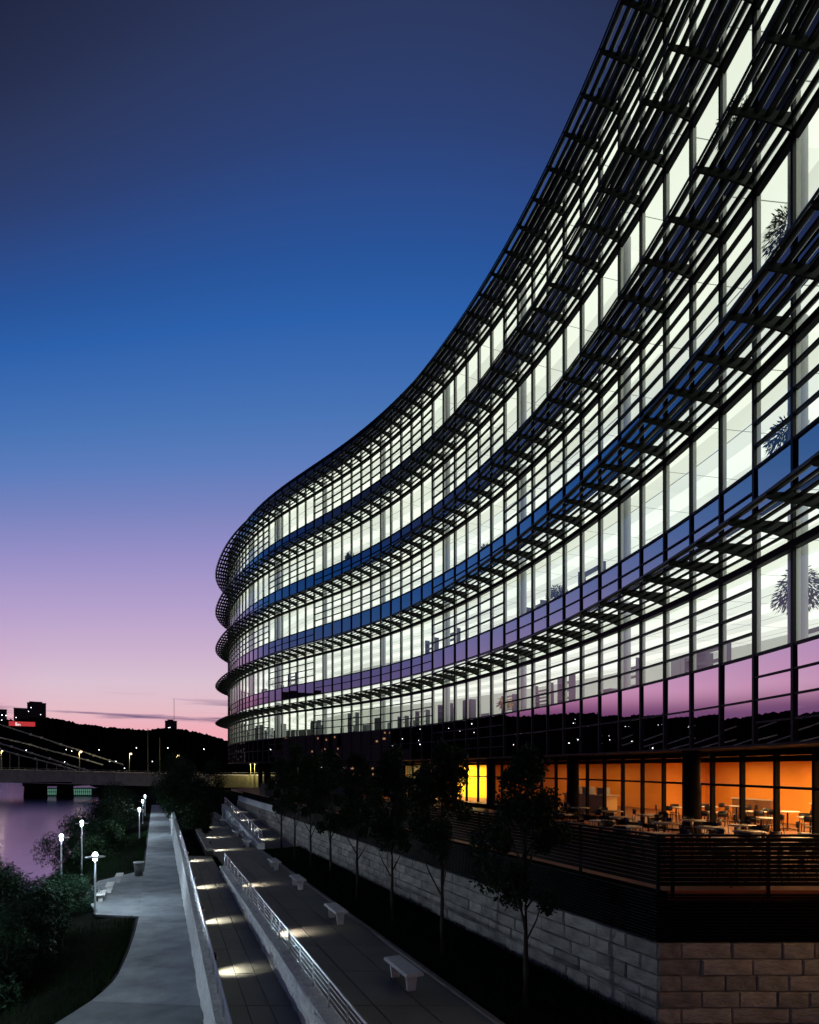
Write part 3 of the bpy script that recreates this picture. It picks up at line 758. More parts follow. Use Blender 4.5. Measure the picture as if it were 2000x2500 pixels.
rough_wall('path_kerb', 'low pale kerb along the grass edge of the bench path', KERB, line(7.30, -.44), 3, 38.6, lambda y: ZBP+.07, lambda y: ZBP-.1, .8, 'asphalt')
b = MB(); b.tube([(-13.9, 36.2, 1.72), (-13.9, 36.2, 2.6), (-15.6, 40.2, 2.6), (-15.6, 40.2, 1.72)], .025, 6); tag(b.build('hand_rail_hoop', 'steel'), 'single steel hoop rail at the head of the ramp', 'railing')
# recessed wall lights
wl = []
def wall_light(x, y, z, dx, dy, power, reach, lab, grp, col=(1, .95, .74)):
    d = Vector((dx, dy, 0)).normalized(); t = Vector((-d.y, d.x, 0)); root = empty('wall_light', (x, y, z), label=lab, cat='light', group=grp)
    b = MB(); a = -t*.17; b.obox(tuple(a-d*.05), tuple(t*.34), tuple(d*.065), (0, 0, .13)); hs_ = b.build('housing', 'blacksteel', root)
    b = MB(); a = -t*.14+d*.018; b.add([tuple(a+Vector((0, 0, .03))), tuple(a+t*.28+Vector((0, 0, .03))), tuple(a+t*.28+Vector((0, 0, .10))), tuple(a+Vector((0, 0, .10)))], [(0, 1, 2, 3)]); b.build('lens', 'walllight', hs_)
    p = Vector((x, y, z))+d*.05+Vector((0, 0, .05)); spot('wall_light_beam', p, p+d*reach*.40+Vector((0, 0, -.55)), power*3.4, col, 88, 1.0, .10)
pd = (.92, .40)
for y in (34, 27.4, 21.9, 16.9, 12.2): wall_light(RAMPL(y)+.01, y, ramp_z(y)+.43, *pd, 58, .95, 'small lit step light low on the railing wall throwing a pool on the ramp', 'step lights along the ramp')
for y in (26.6, 18.8, 10.9): wall_light(MIDR(y)+.01, y, ZBP+.42, *pd, 62, 1.1, 'small lit step light under the middle railing washing the bench path', 'step lights along the bench path', (1, .86, .66))
for y in (38, 45, 52.6): wall_light(3.04-.415*y, y, ZBP+.46, *pd, 110, 1.2, 'small lit step light in the planting bed wall by the far path', 'step lights along the planting bed')
for y in (42, 46.5, 51.5, 57): wall_light(UPR(y)+.01, y, 2.12+(y-38.6)*.055, *pd, 60, 1.0, 'small lit step light beside the far upper ramp', 'step lights along the upper ramp')

# ------------------------------------------------------------ benches, lamps, bin
def make_bench(name, lab, grp):
    r = empty(name, (0, 0, 0), label=lab, cat='bench', group=grp)
    b = MB(); l, w, z0, z1, c = .74, .23, .38, .47, .025
    b.hexa([(-l+c, -w+c, z0), (l-c, -w+c, z0), (l-c, w-c, z0), (-l+c, w-c, z0), (-l, -w, z0+c), (l, -w, z0+c), (l, w, z0+c), (-l, w, z0+c)])
    b.hexa([(-l, -w, z0+c+.0005), (l, -w, z0+c+.0005), (l, w, z0+c+.0005), (-l, w, z0+c+.0005), (-l+c, -w+c, z1), (l-c, -w+c, z1), (l-c, w-c, z1), (-l+c, w-c, z1)]); b.build('seat', 'bench', r)
    for s in (-1, 1):
        b = MB(); x = s*.5; b.hexa([(x-.045, -.10, 0), (x+.045, -.10, 0), (x+.045, .10, 0), (x-.045, .10, 0), (x-.05, -.14, .379), (x+.05, -.14, .379), (x+.05, .14, .379), (x-.05, .14, .379)]); b.build('leg', 'bench', r)
    return r
ang = math.atan2(1, -.44)
grpb = 'benches along the upper path'
b0 = make_bench('concrete_bench', 'pale backless concrete bench at the grass edge of the upper path', grpb)
spots = [(-.16, 14.6), (-2.55, 20.6), (-4.95, 26.3), (-7.1, 31.2), (-11.0, 40.2), (-13.1, 45.6), (-17.0, 55.5)]
for k, (x, y) in enumerate(spots):
    x = min(x, (KERB(y) if y < 38.6 else UPL(y))-.55)
    lab = 'pale concrete bench on the upper path, ' + ['closest to the terrace corner', 'second from the terrace corner', 'third from the terrace corner', 'just short of the upper ramp wall', 'first beside the upper ramp wall', 'second beside the upper ramp wall', 'last beside the upper ramp wall'][k]
    if k == 0: b0.location = (x, y, ZBP); b0.rotation_euler = (0, 0, ang); b0['label'] = lab
    else: copy_tree(b0, (x, y, ZBP), ang, label=lab)
g2 = 'benches on the seating pad'
for x, y, lab in ((-16.3, 31.4, 'short pale bench on the seating pad nearest the lamp post'), (-17.0, 33.7, 'short pale bench in the middle of three on the seating pad'), (-17.9, 36.6, 'short pale bench on the seating pad nearest the litter bin')):
    copy_tree(b0, (x, y, -.004), R(112), .92, lab, g2)
def make_lamp(h=2.75, zb=0):
    r = empty('pedestrian_lamp', (0, 0, 0), label='slender post lamp', cat='street lamp', group='globe lamps along the river promenade')
    b = MB(); b.lathe([(.10, 0), (.10, .08), (.055, .12), (.045, h-.25), (.03, h-.22)], n=12); b.build('post', 'steel', r, True)
    b = MB(); b.lathe([(.0, h-.22), (.10, h-.20), (.10, h-.06), (0, h-.05)], n=16); b.build('lower_lens', 'lampglow', r, True)
    b = MB(); b.lathe([(.05, h-.03), (.45, h-.045), (.46, h-.03), (.05, h+.02)], n=28); b.build('disc', 'steel', r, True)
    b = MB(); b.lathe([(.10, h+.0), (.125, h+.07), (.10, h+.15), (.05, h+.20), (0, h+.21)], n=16); b.build('globe', 'lampglow', r, True)
    return r
lamps = [(-15.3, 28.9, -.1, 2.8, 'lamp post with a glowing globe beside the seating pad'), (-25.0, 45.3, -1.2, 4.0, 'tall lamp post rising in front of the willow'),
         (-22.4, 38.2, -1.4, 3.95, 'lamp post standing in the shrubs against the water'), (-27.3, 60, -.15, 2.95, 'far lamp post, first of a trio beside the promenade'),
         (-33.7, 75, -.15, 2.95, 'far lamp post, middle of a trio beside the promenade'), (-39.2, 88, -.15, 2.95, 'far lamp post, last of a trio beside the promenade'),
         (-14.2, 13.5, -.4, 3.2, 'lamp post at the near bend of the promenade'), (-17.5, -3, -.2, 3.0, 'lamp post by the promenade under the viewpoint bridge')]
for k, (x, y, z, h, lab) in enumerate(lamps):
    r = make_lamp(h); r.location = (x, y, z); r['label'] = lab
    point('lamp_light', (x, y, z+h-.13), 520 if k < 6 else (950 if k == 6 else 260), (.74, .90, 1.0), .07)
bin_ = empty('litter_bin', (-17.6, 38.6, -.004), label='dark round metal litter bin at the corner of the seating pad', cat='bin')
b = MB(); b.lathe([(0, 0), (.24, 0), (.30, .84), (.27, .84), (.22, .05)], n=20); b.build('body', 'binmetal', bin_, True)
b = MB(); b.lathe([(.25, .845), (.325, .845), (.335, .875), (.325, .90), (.25, .90), (.25, .845)], n=24); b.build('rim', 'steel', bin_, True)

# ------------------------------------------------------------ terrace and cafe furniture
def make_table():
    r = empty('cafe_table', label='round pale-topped cafe table', cat='table', group='round tables on the cafe terrace')
    b = MB(); b.lathe([(0, .71), (.40, .71), (.41, .725), (.40, .74), (0, .74)], n=28); b.build('table_top', 'tabletop', r, True)
    b = MB(); b.lathe([(.03, .02), (.03, .709)], n=10); b.build('stem', 'chair', r, True)
    b = MB()
    for k in range(4): t = k*math.pi/2+.4; b.tube([(0, 0, .08), (.16*math.cos(t), .16*math.sin(t), .05), (.32*math.cos(t), .32*math.sin(t), .015)], .018, 6)
    b.build('foot', 'chair', r); return r
def make_chair():
    r = empty('cafe_chair', label='slim metal cafe chair', cat='chair', group='metal chairs around the terrace tables')
    b = MB(); b.lathe([(0, .44), (.19, .44), (.20, .455), (.19, .465), (0, .465)], n=18); b.build('seat', 'chair', r, True)
    for sx in (-1, 1):
        b = MB(); b.tube([(sx*.15, .14, .44), (sx*.20, .20, 0)], .012, 6); b.build('leg', 'chair', r)
        b = MB(); b.tube([(sx*.19, -.22, 0), (sx*.16, -.16, .45), (sx*.17, -.21, .80)], .012, 6); b.build('leg', 'chair', r)
    b = MB(); n = 8; v = []
    for k in range(n+1):
        t = (k/n-.5)*1.9; x = .20*math.sin(t); y = -.10-.13*math.cos(t); v += [(x, y, .62), (x, y, .82), (x, y-.014, .82), (x, y-.014, .62)]
    f = []
    for k in range(n):
        for e in range(4): f.append((4*k+e, 4*k+(e+1) % 4, 4*k+4+(e+1) % 4, 4*k+4+e))
    f += [(0, 1, 2, 3), (4*n+3, 4*n+2, 4*n+1, 4*n)]; b.add(v, f); b.build('backrest', 'chair', r, True)
    return r
t0 = make_table(); c0_ = make_chair()
tabs = [(7.7, 14.3), (9.1, 15.9), (9.4, 14.2), (8.2, 13.2), (7.0, 12.7), (6.3, 17.2), (6.5, 15.3), (6.2, 19.1), (5.6, 21.8), (4.9, 24.6), (10.8, 13.0), (4.2, 18.6), (3.6, 22.5), (9.9, 17.6), (9.2, 19.3), (8.6, 21.4), (8.0, 23.4), (7.3, 25.4), (6.6, 27.6), (7.9, 18.4), (7.2, 20.6), (5.9, 29.8), (8.6, 17.0)]
first_t = first_c = True; rng = random.Random(11)
for x, y in tabs:
    if first_t: t0.location = (x, y, ZT-.012); first_t = False
    else: copy_tree(t0, (x, y, ZT-.012), rng.uniform(0, 6), label='round pale-topped cafe table standing on the dark terrace')
    a0 = rng.uniform(0, 6)
    for k in range(3):
        a = a0+k*2.1+rng.uniform(-.2, .2); px, py = x+.62*math.cos(a), y+.62*math.sin(a)
        if px < WALL(py)+.5 or py < CY+.45: continue
        if first_c: c0_.location = (px, py, ZT-.012); c0_.rotation_euler = (0, 0, a+math.pi/2); first_c = False
        else: copy_tree(c0_, (px, py, ZT-.012), a+math.pi/2+rng.uniform(-.3, .3), label='slim metal chair pulled up to a terrace table')
t0['label'] = 'round pale-topped cafe table standing on the dark terrace'; c0_['label'] = 'slim metal chair pulled up to a terrace table'
for i in (-3.5, -1.8, 0, 1.6, 3.2, 5.0, 6.6):      # inside the cafe
    for e in (.9, 2.4, 3.9):
        p = gp(i+rng.uniform(-.2, .2), ZT+.002, e+rng.uniform(-.3, .3)); copy_tree(t0, p, rng.uniform(0, 6), label='round pale-topped table inside the orange-lit cafe', group='tables inside the cafe')
        for k in range(3):
            a = rng.uniform(0, 6); copy_tree(c0_, (p.x+.6*math.cos(a), p.y+.6*math.sin(a), ZT+.002), a+math.pi/2, label='metal chair inside the orange-lit cafe', group='chairs inside the cafe')
# low banquette screens, counter, fridge, small cafe tree
for i in (-4, -1.4, 1.4, 4.2, 6.8):
    s = empty('banquette_screen', gp(i, ZT+.001, 5.0), math.atan2(ft(i).y, ft(i).x), 'low wooden banquette screen inside the orange-lit cafe', 'screen', 'screens inside the cafe')
    b = MB(); b.box(-1.1, 1.1, -.05, .05, 0, 1.0); b.build('panel', 'wood', s); b = MB(); b.box(-1.1, 1.1, -.5, -.051, 0, .44); b.build('seat', 'wood', s); b = MB(); b.box(-1.15, 1.15, -.07, .07, 1.0005, 1.05); b.build('cap', 'tabletop', s)
p = gp(11.7, ZT+.001, 1.6); ct = empty('serving_counter', p, math.atan2(ft(11.7).y, ft(11.7).x), 'bright serving counter with lit display inside the cafe', 'counter')
b = MB(); b.box(-1.9, 1.9, -.35, .35, 0, .9); b.build('front', 'fridge', ct); b = MB(); b.box(-2, 2, -.42, .42, .9005, .96); b.build('worktop', 'tabletop', ct)
for x in (-1.2, .1, 1.3):
    b = MB(); b.box(x-.3, x+.3, -.2, .2, .961, 1.35); b.build('display_case', 'furn2', ct); b = MB(); b.box(x-.26, x+.26, -.215, -.205, 1.0, 1.3); b.build('lit_shelf', 'warmglow', ct)
def potted_plant(name, loc, h, spread, nl, lab, mtl='plantleaf', seed=0, size=.16, pot=.22):
    r = empty(name, loc, label=lab, cat='plant'); rg = np.random.default_rng(seed)
    b = MB(); b.lathe([(0, 0), (pot*.75, 0), (pot, pot*1.7), (pot*.85, pot*1.7), (pot*.8, pot*1.5), (0, pot*1.5)], n=14); b.build('pot', 'pot', r, True)
    b = MB(); b.tube([(0, 0, pot*1.5), (.04, .02, h*.5), (.0, .05, h*.78)], [.022, .018, .012], 6)
    for k in range(6): a = k*1.05; b.tube([(.0, .04, h*.7), (spread*.45*math.cos(a), spread*.45*math.sin(a), h*.88)], .007, 5)
    b.build('stem', 'bark', r)
    q = rg.normal(size=(nl, 3)); q /= np.linalg.norm(q, axis=1)[:, None]; q *= (rg.random(nl)**.45)[:, None]*np.array([spread, spread, h*.2]); q[:, 2] += h*.84
    q[:, 2] -= .22*h*(np.hypot(q[:, 0], q[:, 1])/spread)**2
    link('leaves', leaves_mesh('leaves', q, size, mtl, 3.6, 1.1, seed), r); return r
def pin(i, k, off, h, spread, seed, lab, nl=1300):
    p = fp(i, off, SILL[k]-.058); potted_plant('potted_plant', p, h, spread, nl, lab, seed=seed, size=.042)
pin(1.02, 0, -1.3, 2.45, .62, 1, 'tall weeping house plant in a first-floor window beside a round column')
pin(1.1, 1, -1.1, 1.55, .55, 2, 'broad leafy house plant behind the lattice window above the tall weeping plant')
pin(1.1, 2, -1.1, 2.3, .62, 3, 'weeping house plant in a high window framed by dark mullions')
pin(2.45, 3, -1.0, 2.5, .6, 4, 'leafy house plant in the second storey from the roof near the column')
pin(10.7, 1, -1.2, 1.3, .55, 5, 'bushy house plant at the sill of a full-height window above the lattice')
pin(15.7, 2, -1.2, 1.0, .5, 6, 'low spreading plant at the sill of a middle-storey full-height window')
pin(28.3, 3, -1.2, 1.3, .4, 7, 'small upright plant in a far upper storey window')
potted_plant('flower_arrangement', fp(13.9, -.9, SILL[0]-.058), 1.15, .3, 160, 'yellow flower arrangement in the lowest office window', 'flower', 9, .09, .15)
potted_plant('cafe_tree', gp(21.2, ZT+.001, 1.4), 2.3, .5, 260, 'small potted tree against the bright yellow cafe wall', 'plantleaf', 12, .09)
# office furniture seen through the lower storeys
def cabinet(i, k, off, w, h, lab, grp, m):
    r = empty('office_cabinet', fp(i, off, SILL[k]-.058), math.atan2(ft(i).y, ft(i).x), lab, 'cabinet', grp)
    b = MB(); b.box(-w/2, w/2, -.22, .22, .05, h); b.build('body', m, r); b = MB(); b.box(-w/2+.03, w/2-.03, -.19, .19, 0, .0495); b.build('plinth', 'blacksteel', r)
    for s in (-1, 1): b = MB(); b.box(s*w/4-w*.235, s*w/4+w*.235, .2205, .235, .08, h-.03); b.build('door', m, r)
def shelf(i, k, off, w, h, lab, grp):
    r = empty('shelf_frame', fp(i, off, SILL[k]-.058), math.atan2(ft(i).y, ft(i).x), lab, 'shelf', grp)
    for x in (-w/2, w/2):
        b = MB(); b.box(x-.025, x+.025, -.2, .2, 0, h); b.build('upright', 'furn', r)
    for z in np.arange(.35, h+.01, .42): b = MB(); b.box(-w/2+.026, w/2-.026, -.19, .19, z-.02, z+.02); b.build('shelf_board', 'furn2', r)
    b = MB(); b.box(-w/2+.03, w/2-.03, -.03, .03, .05, .33); b.build('modesty_panel', 'furn', r)
rg = random.Random(21)
for i in np.arange(2, 47, 1.05):
    if rg.random() < .72:
        if rg.random() < .55: cabinet(i, 0, -rg.uniform(1.6, 4.5), rg.uniform(.8, 1.5), rg.choice([1.1, 1.35, 1.6, 1.9]), 'grey office cabinet standing in the lowest office storey', 'cabinets in the lowest office storey', rg.choice(['furn', 'furn', 'furn2']))
        else: shelf(i, 0, -rg.uniform(1.5, 4), rg.uniform(1.0, 1.6), rg.choice([1.3, 1.7, 2.0]), 'open shelf frame standing in the lowest office storey', 'shelf frames in the lowest office storey')
for i in np.arange(2.5, 46, 2.1):
    if rg.random() < .6:
        if rg.random() < .4: cabinet(i, 1, -rg.uniform(1.6, 3), rg.uniform(.8, 1.3), rg.choice([1.0, 1.3]), 'grey office cabinet in the second office storey', 'cabinets in the second office storey', 'furn2')
        else: shelf(i, 1, -rg.uniform(1.2, 2.6), rg.uniform(1.2, 1.8), rg.choice([1.4, 1.9]), 'open shelf frame in the second office storey', 'shelf frames in the second office storey')

# ------------------------------------------------------------ trees along the wall
def crown_points(rg, n, cx, a, h0, h1, clumps=34):
    pts = []
    cl = []
    for _ in range(clumps):
        t = rg.random(); z = h0+(h1-h0)*t; rad = a*math.sin(math.pi*min(1, .12+.88*t**.8))**.7*(rg.random()**.5); ph = rg.uniform(0, 6.28)
        cl.append((rad*math.cos(ph), rad*math.sin(ph), z, rg.uniform(.22, .42)*a))
    for _ in range(n):
        c = cl[rg.integers(len(cl))]; d = rg.normal(size=3); d /= np.linalg.norm(d); r = c[3]*rg.random()**.4
        pts.append((c[0]+d[0]*r, c[1]+d[1]*r, c[2]+d[2]*r*1.2))
    return pts
def tree_meshes(seed, h, a, hb, nl, leafsize, mtl='leaf', clumps=34):
    rg = np.random.default_rng(seed); b = MB()
    b.tube([(0, 0, 0), (.02, .0, hb*.5), (0, .02, hb), (.02, 0, h*.6), (0, 0, h*.9)], [.085, .06, .05, .03, .008], 8)
    for k in range(11):
        t = hb+(k/11)*(h*.55-hb*.3); ph = k*2.4+rg.uniform(-.3, .3); l = a*rg.uniform(.7, 1.0); p0 = Vector((0, 0, t))
        p1 = p0+Vector((math.cos(ph)*l*.45, math.sin(ph)*l*.45, l*.75)); p2 = p0+Vector((math.cos(ph)*l*.8, math.sin(ph)*l*.8, l*1.55)); b.tube([p0, p1, p2], [.026, .016, .006], 6)
    return b.mesh('trunk', 'bark', True), leaves_mesh('crown', crown_points(rg, nl, 0, a, hb+.95, h, clumps), leafsize, mtl, 1.5, .3, seed)
variants = [tree_meshes(s, 5.9, a_, 1.5, n_, .072, clumps=c_) for s, a_, n_, c_ in ((1, .88, 10000, 30), (2, .98, 11000, 26), (3, .80, 9000, 32), (4, .92, 10500, 24))]
place = ['nearest the terrace corner', 'second from the terrace corner', 'third from the terrace corner', 'fourth from the terrace corner', 'fifth from the terrace corner', 'sixth from the terrace corner', 'seventh from the terrace corner', 'farthest from the terrace corner']
for k, y in enumerate((12.9, 16.6, 20.1, 23.6, 27.1, 30.6, 34.1, 37.6)):
    r = empty('street_tree', (TREES(y), y, ZBP+.1), rng.uniform(0, 6.28), 'slender young tree in the planted strip, ' + place[k], 'tree', 'trees along the stone wall')
    tm, cm = variants[(k*3+1) % 4]; link('trunk', tm, r); link('crown', cm, r); s = rng.uniform(.92, 1.06); r.scale = (s, s, s*rng.uniform(.95, 1.08))
# dark shrubs and trees on the bank and around the bridge foot
def bush(loc, h, a, nl, size, lab, name='shrub', cat='shrub', grp=None, mtl='leaf', elong=1.6, droop=.2, seed=0):
    rg = np.random.default_rng(seed); r = empty(name, loc, label=lab, cat=cat, group=grp); b = MB()
    for k in range(7): ph = k*.9; b.tube([(0.05*math.cos(ph), .05*math.sin(ph), -.3), (a*.35*math.cos(ph), a*.35*math.sin(ph), h*.45), (a*.6*math.cos(ph), a*.6*math.sin(ph), h*.8)], [.04, .025, .008], 5)
    b.build('stem' if cat == 'shrub' else 'trunk', 'bark', r)
    link('foliage' if cat == 'shrub' else 'crown', leaves_mesh('foliage', crown_points(rg, nl, 0, a, h*.12, h, 26), size, mtl, elong, droop, seed), r); return r
gs = 'shrubs on the river bank'
for k, (x, y, h, a) in enumerate(((-17.3, 27.2, 2.7, 1.6), (-19.6, 27.6, 3.3, 1.9), (-16.2, 24.6, 2.3, 1.5), (-18.2, 24.2, 3.0, 1.8), (-15.0, 22.0, 2.0, 1.5), (-17.6, 30.6, 2.2, 1.2), (-16.6, 20.6, 2.4, 1.8), (-14.0, 18.6, 1.6, 1.4), (-21.8, 31.5, 3.0, 1.6))):
    t = (PROM(y)-x)/9; bush((x, y, -.15-t*1.4), h, a, 9000, .055, 'feathery dark shrub on the river bank, ' + ['right behind the post lamp of the seating pad', 'tallest of the clump against the water', 'low one in the middle of the clump', 'tall one in the middle of the clump', 'low one toward the promenade bend', 'beside the left corner of the seating pad', 'broad one opposite the promenade bend', 'smallest one at the promenade bend', 'at the foot of the lamp against the water'][k], grp=gs, mtl='willow', elong=4.2, droop=.6, seed=40+k)
bush((-29.5, 53, -2.2), 4.4, 2.7, 11000, .075, 'drooping willow by the water behind the tall lamp post', 'willow_tree', 'tree', None, 'willow', 4.0, 1.6, 60)
for k, (x, y, h, a) in enumerate(((-26.0, 49, 2.2, 1.7), (-33.5, 66, 4.0, 2.6), (-36.5, 72, 4.2, 3.0), (-41.5, 82, 4.4, 3.0), (-47, 95, 5, 3.6), (-30.5, 60, 2.4, 2.0))):
    bush((x, y, -1.3), h, a, 6500, .13, 'dark shrub on the bank below the far lamp posts', grp='dark shrubs by the far bank', seed=70+k)
for k, (x, y, h, a) in enumerate(((-25.5, 66, 4.2, 2.2), (-22.3, 61, 3.4, 1.9), (-28.5, 74, 5.2, 2.9), (-32, 84, 6.2, 3.4), (-26.6, 80, 6.5, 3.2), (-36, 95, 6.8, 4.0), (-39, 98, 8.0, 4.2), (-19.6, 54, 2.3, 1.4), (-17.6, 48, 1.7, 1.1), (-41, 104, 6.5, 4))):
    bush((x, y, 1.3 if y < 80 else -.2), h if y < 80 else h+1.2, a, 6500, .14, 'dense dark tree massed in front of the bridge end', 'park_tree', 'tree', 'dark trees at the end of the promenade', seed=90+k)

# ------------------------------------------------------------ the bridge
YB = 198.
def bx(px): return (px-1000)/F*YB
def bz(py, y=YB): return EYE-(py-1875)/F*y
br = empty('suspension_bridge', (bx(120), YB, -3), label='olive steel suspension bridge with eyebar chains crossing the river', cat='bridge'); BI = Matrix.Translation(-Vector(br.location))
def bpart(b, name, m, smooth=False): return link(name, b.mesh(name, m, smooth), br, BI)
def deckz(x): return float(np.interp(x, [bx(-600), bx(0), bx(445), bx(700)], [7.1, 6.2, 4.65, 4.3]))
xs = [bx(-600)+k*6.7 for k in range(28)]
for yy, nm in ((YB, 'girder'), (YB+12, 'girder')):
    b = MB()
    for a, c in zip(xs[:-1], xs[1:]):
        for z0, z1, t in ((-3.75, -.0, .15), (-4.0, -3.751, .5), (.001, .3, .5)):
            b.hexa([(a, yy-t, deckz(a)+z0), (c, yy-t, deckz(c)+z0), (c, yy+.15, deckz(c)+z0), (a, yy+.15, deckz(a)+z0), (a, yy-t, deckz(a)+z1), (c, yy-t, deckz(c)+z1), (c, yy+.15, deckz(c)+z1), (a, yy+.15, deckz(a)+z1)])
    bpart(b, nm, 'bridge')
for x in xs[::2]:
    b = MB(); b.box(x-.12, x+.12, YB-.36, YB-.151, deckz(x)-3.74, deckz(x)-.01); bpart(b, 'stiffener', 'bridge')
b = MB()
for a, c in zip(xs[:-1], xs[1:]): b.hexa([(a, YB+.2, deckz(a)-.9), (c, YB+.2, deckz(c)-.9), (c, YB+11.8, deckz(c)-.9), (a, YB+11.8, deckz(a)-.9), (a, YB+.2, deckz(a)-.3), (c, YB+.2, deckz(c)-.3), (c, YB+11.8, deckz(c)-.3), (a, YB+11.8, deckz(a)-.3)])
bpart(b, 'deck', 'black')
def chain(yy, pts, name='eyebar_chain', r=.24):
    P = [((x-1000)/F*YB, yy, bz(y)) for x, y in pts]; b = MB(); b.tube(P, r, 6); bpart(b, name, 'bridge')
    for p in P[1:-1]: b = MB(); b.tube([(p[0], yy-.3, p[2]), (p[0], yy+.3, p[2])], r*1.7, 8); bpart(b, 'chain_pin', 'bridge')
up = [(-130, 1775), (0, 1815), (29, 1823), (78, 1839), (122, 1852), (165, 1866), (205, 1878), (240, 1888)]
chain(YB-.4, up); lo = [(-130, 1798), (0, 1829), (43, 1842), (87, 1853), (148, 1869), (188, 1881)]
chain(YB-.4, lo)
chain(YB+12, [(x+18, y-22-abs(min(0, x-240))*.02) for x, y in up]); chain(YB+12, [(x+18, y-14) for x, y in lo])
for px in (-80, -40, 4, 26, 48, 92, 116, 140, 160):
    z = bz(float(np.interp(px, [p[0] for p in lo], [p[1] for p in lo]))); b = MB(); b.tube([(bx(px), YB-.4, deckz(bx(px))), (bx(px), YB-.4, z)], .07, 6); bpart(b, 'hanger', 'bridge')
for k in range(40):
    x = bx(-300)+k*2.6; b = MB(); b.tube([(x, YB-.1, deckz(x)+.15), (x, YB-.1, deckz(x)+1.0)], .035, 5); bpart(b, 'parapet_post', 'bridge')
b = MB(); b.tube([(x, YB-.1, deckz(x)+1.0) for x in xs], .05, 6); bpart(b, 'parapet_rail', 'bridge')
for px0, px1 in ((60, 106), (140, 171)):
    b = MB(); x0, x1 = bx(px0), bx(px1); b.hexa([(x0-.3, YB-.5, -6), (x1+.3, YB-.5, -6), (x1+.3, YB+2.2, -6), (x0-.3, YB+2.2, -6), (x0, YB-.2, 1.2), (x1, YB-.2, 1.2), (x1, YB+2, 1.2), (x0, YB+2, 1.2)]); bpart(b, 'pier_leg', 'black')
b = MB(); b.box(bx(56), bx(176), YB-.3, YB+12.6, .9, 2.3); bpart(b, 'pier_cap', 'black')
b = MB(); b.poly([(bx(246), YB-1), (bx(740), YB-1), (bx(740), YB+13), (bx(246), YB+13)], -5, deckz(bx(300))-4.2); bpart(b, 'abutment', 'black')
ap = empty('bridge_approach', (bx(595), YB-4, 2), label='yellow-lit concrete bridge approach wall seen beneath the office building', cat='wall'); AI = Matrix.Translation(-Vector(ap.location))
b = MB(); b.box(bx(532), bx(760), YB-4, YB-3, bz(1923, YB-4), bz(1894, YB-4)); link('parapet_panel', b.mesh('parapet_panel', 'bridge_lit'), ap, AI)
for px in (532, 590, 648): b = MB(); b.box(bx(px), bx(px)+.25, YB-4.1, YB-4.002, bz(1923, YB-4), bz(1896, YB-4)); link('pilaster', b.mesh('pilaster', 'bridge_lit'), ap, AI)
def street_lamp(px, ptop, pbot, lab, d=YB+6, m='sodium', pw=0, name='street_lamp', r=.14, lamp=True):
    x = (px-1000)/F*d; z1 = EYE-(ptop-1875)/F*d; z0 = EYE-(pbot-1875)/F*d
    o = empty(name, (x, d, z0), label=lab, cat='street lamp' if lamp else 'pole'); b = MB(); b.tube([(0, 0, 0), (0, 0, z1-z0)], [r, r*.7], 7); b.build('pole', 'bridge_lit', o)
    if lamp:
        b = MB(); b.tube([(0, 0, z1-z0), (.5, 0, z1-z0+.1)], .05, 6); arm_ = b.build('arm', 'bridge_lit', o)
        b = MB(); b.lathe([(0, -.24), (.3, -.18), (.34, 0), (.18, .18), (0, .2)], (.5, 0, z1-z0+.1), 10); b.build('lamp_head', m, arm_, True)
        point('street_lamp_light', (x+.2, d-.6, z1-.5), pw or 380, (1, .85, .5), .2)
street_lamp(194, 1836, 1886, 'street lamp on the bridge deck between the chain ends'); street_lamp(432, 1845, 1890, 'street lamp at the wooded end of the bridge', YB+3)
street_lamp(316, 1841, 1890, 'street lamp on the bridge near the abutment'); street_lamp(4, 1833, 1884, 'street lamp among the bridge hangers')
street_lamp(612, 1858, 1922, 'twin lamp post above the yellow approach wall, left one', YB-5, 'sodium', 1500); street_lamp(622, 1860, 1922, 'twin lamp post above the yellow approach wall, right one', YB-5, 'sodium', 1500)
street_lamp(361, 1778, 1912, 'tall bare pole standing against the bridge girder', YB-3, name='flag_pole', lamp=False); street_lamp(390, 1800, 1895, 'shorter bare pole behind the bridge parapet', YB+8, name='flag_pole', lamp=False)

# riverboat moored beyond the bridge
YR = 214.
rb = empty('riverboat', ((168-1000)/F*YR, YR, -3.2), label='moored white riverboat with green-lit windows seen under the bridge', cat='boat')
b = MB(); b.hexa([(-10, -2.4, 0), (10, -2.4, 0), (10.5, 2.4, 0), (-10, 2.4, 0), (-10.3, -2.7, .5), (11, -2.7, .5), (11.5, 2.7, .5), (-10.3, 2.7, .5)]); b.build('hull', 'furn2', rb)
b = MB(); b.box(-9.5, 9.5, -2, 2, .501, 2.9); b.build('cabin', 'furn2', rb); b = MB(); b.box(-9.8, 9.8, -2.4, 2.4, 2.901, 3.05); b.build('roof', 'furn2', rb)
for r_ in range(2):
    for k in range(26): b = MB(); b.box(-9.3+k*.72, -8.82+k*.72, -2.04, -2.002, .62+r_*1.15, 1.55+r_*1.15); b.build('window', 'greenlit', rb)

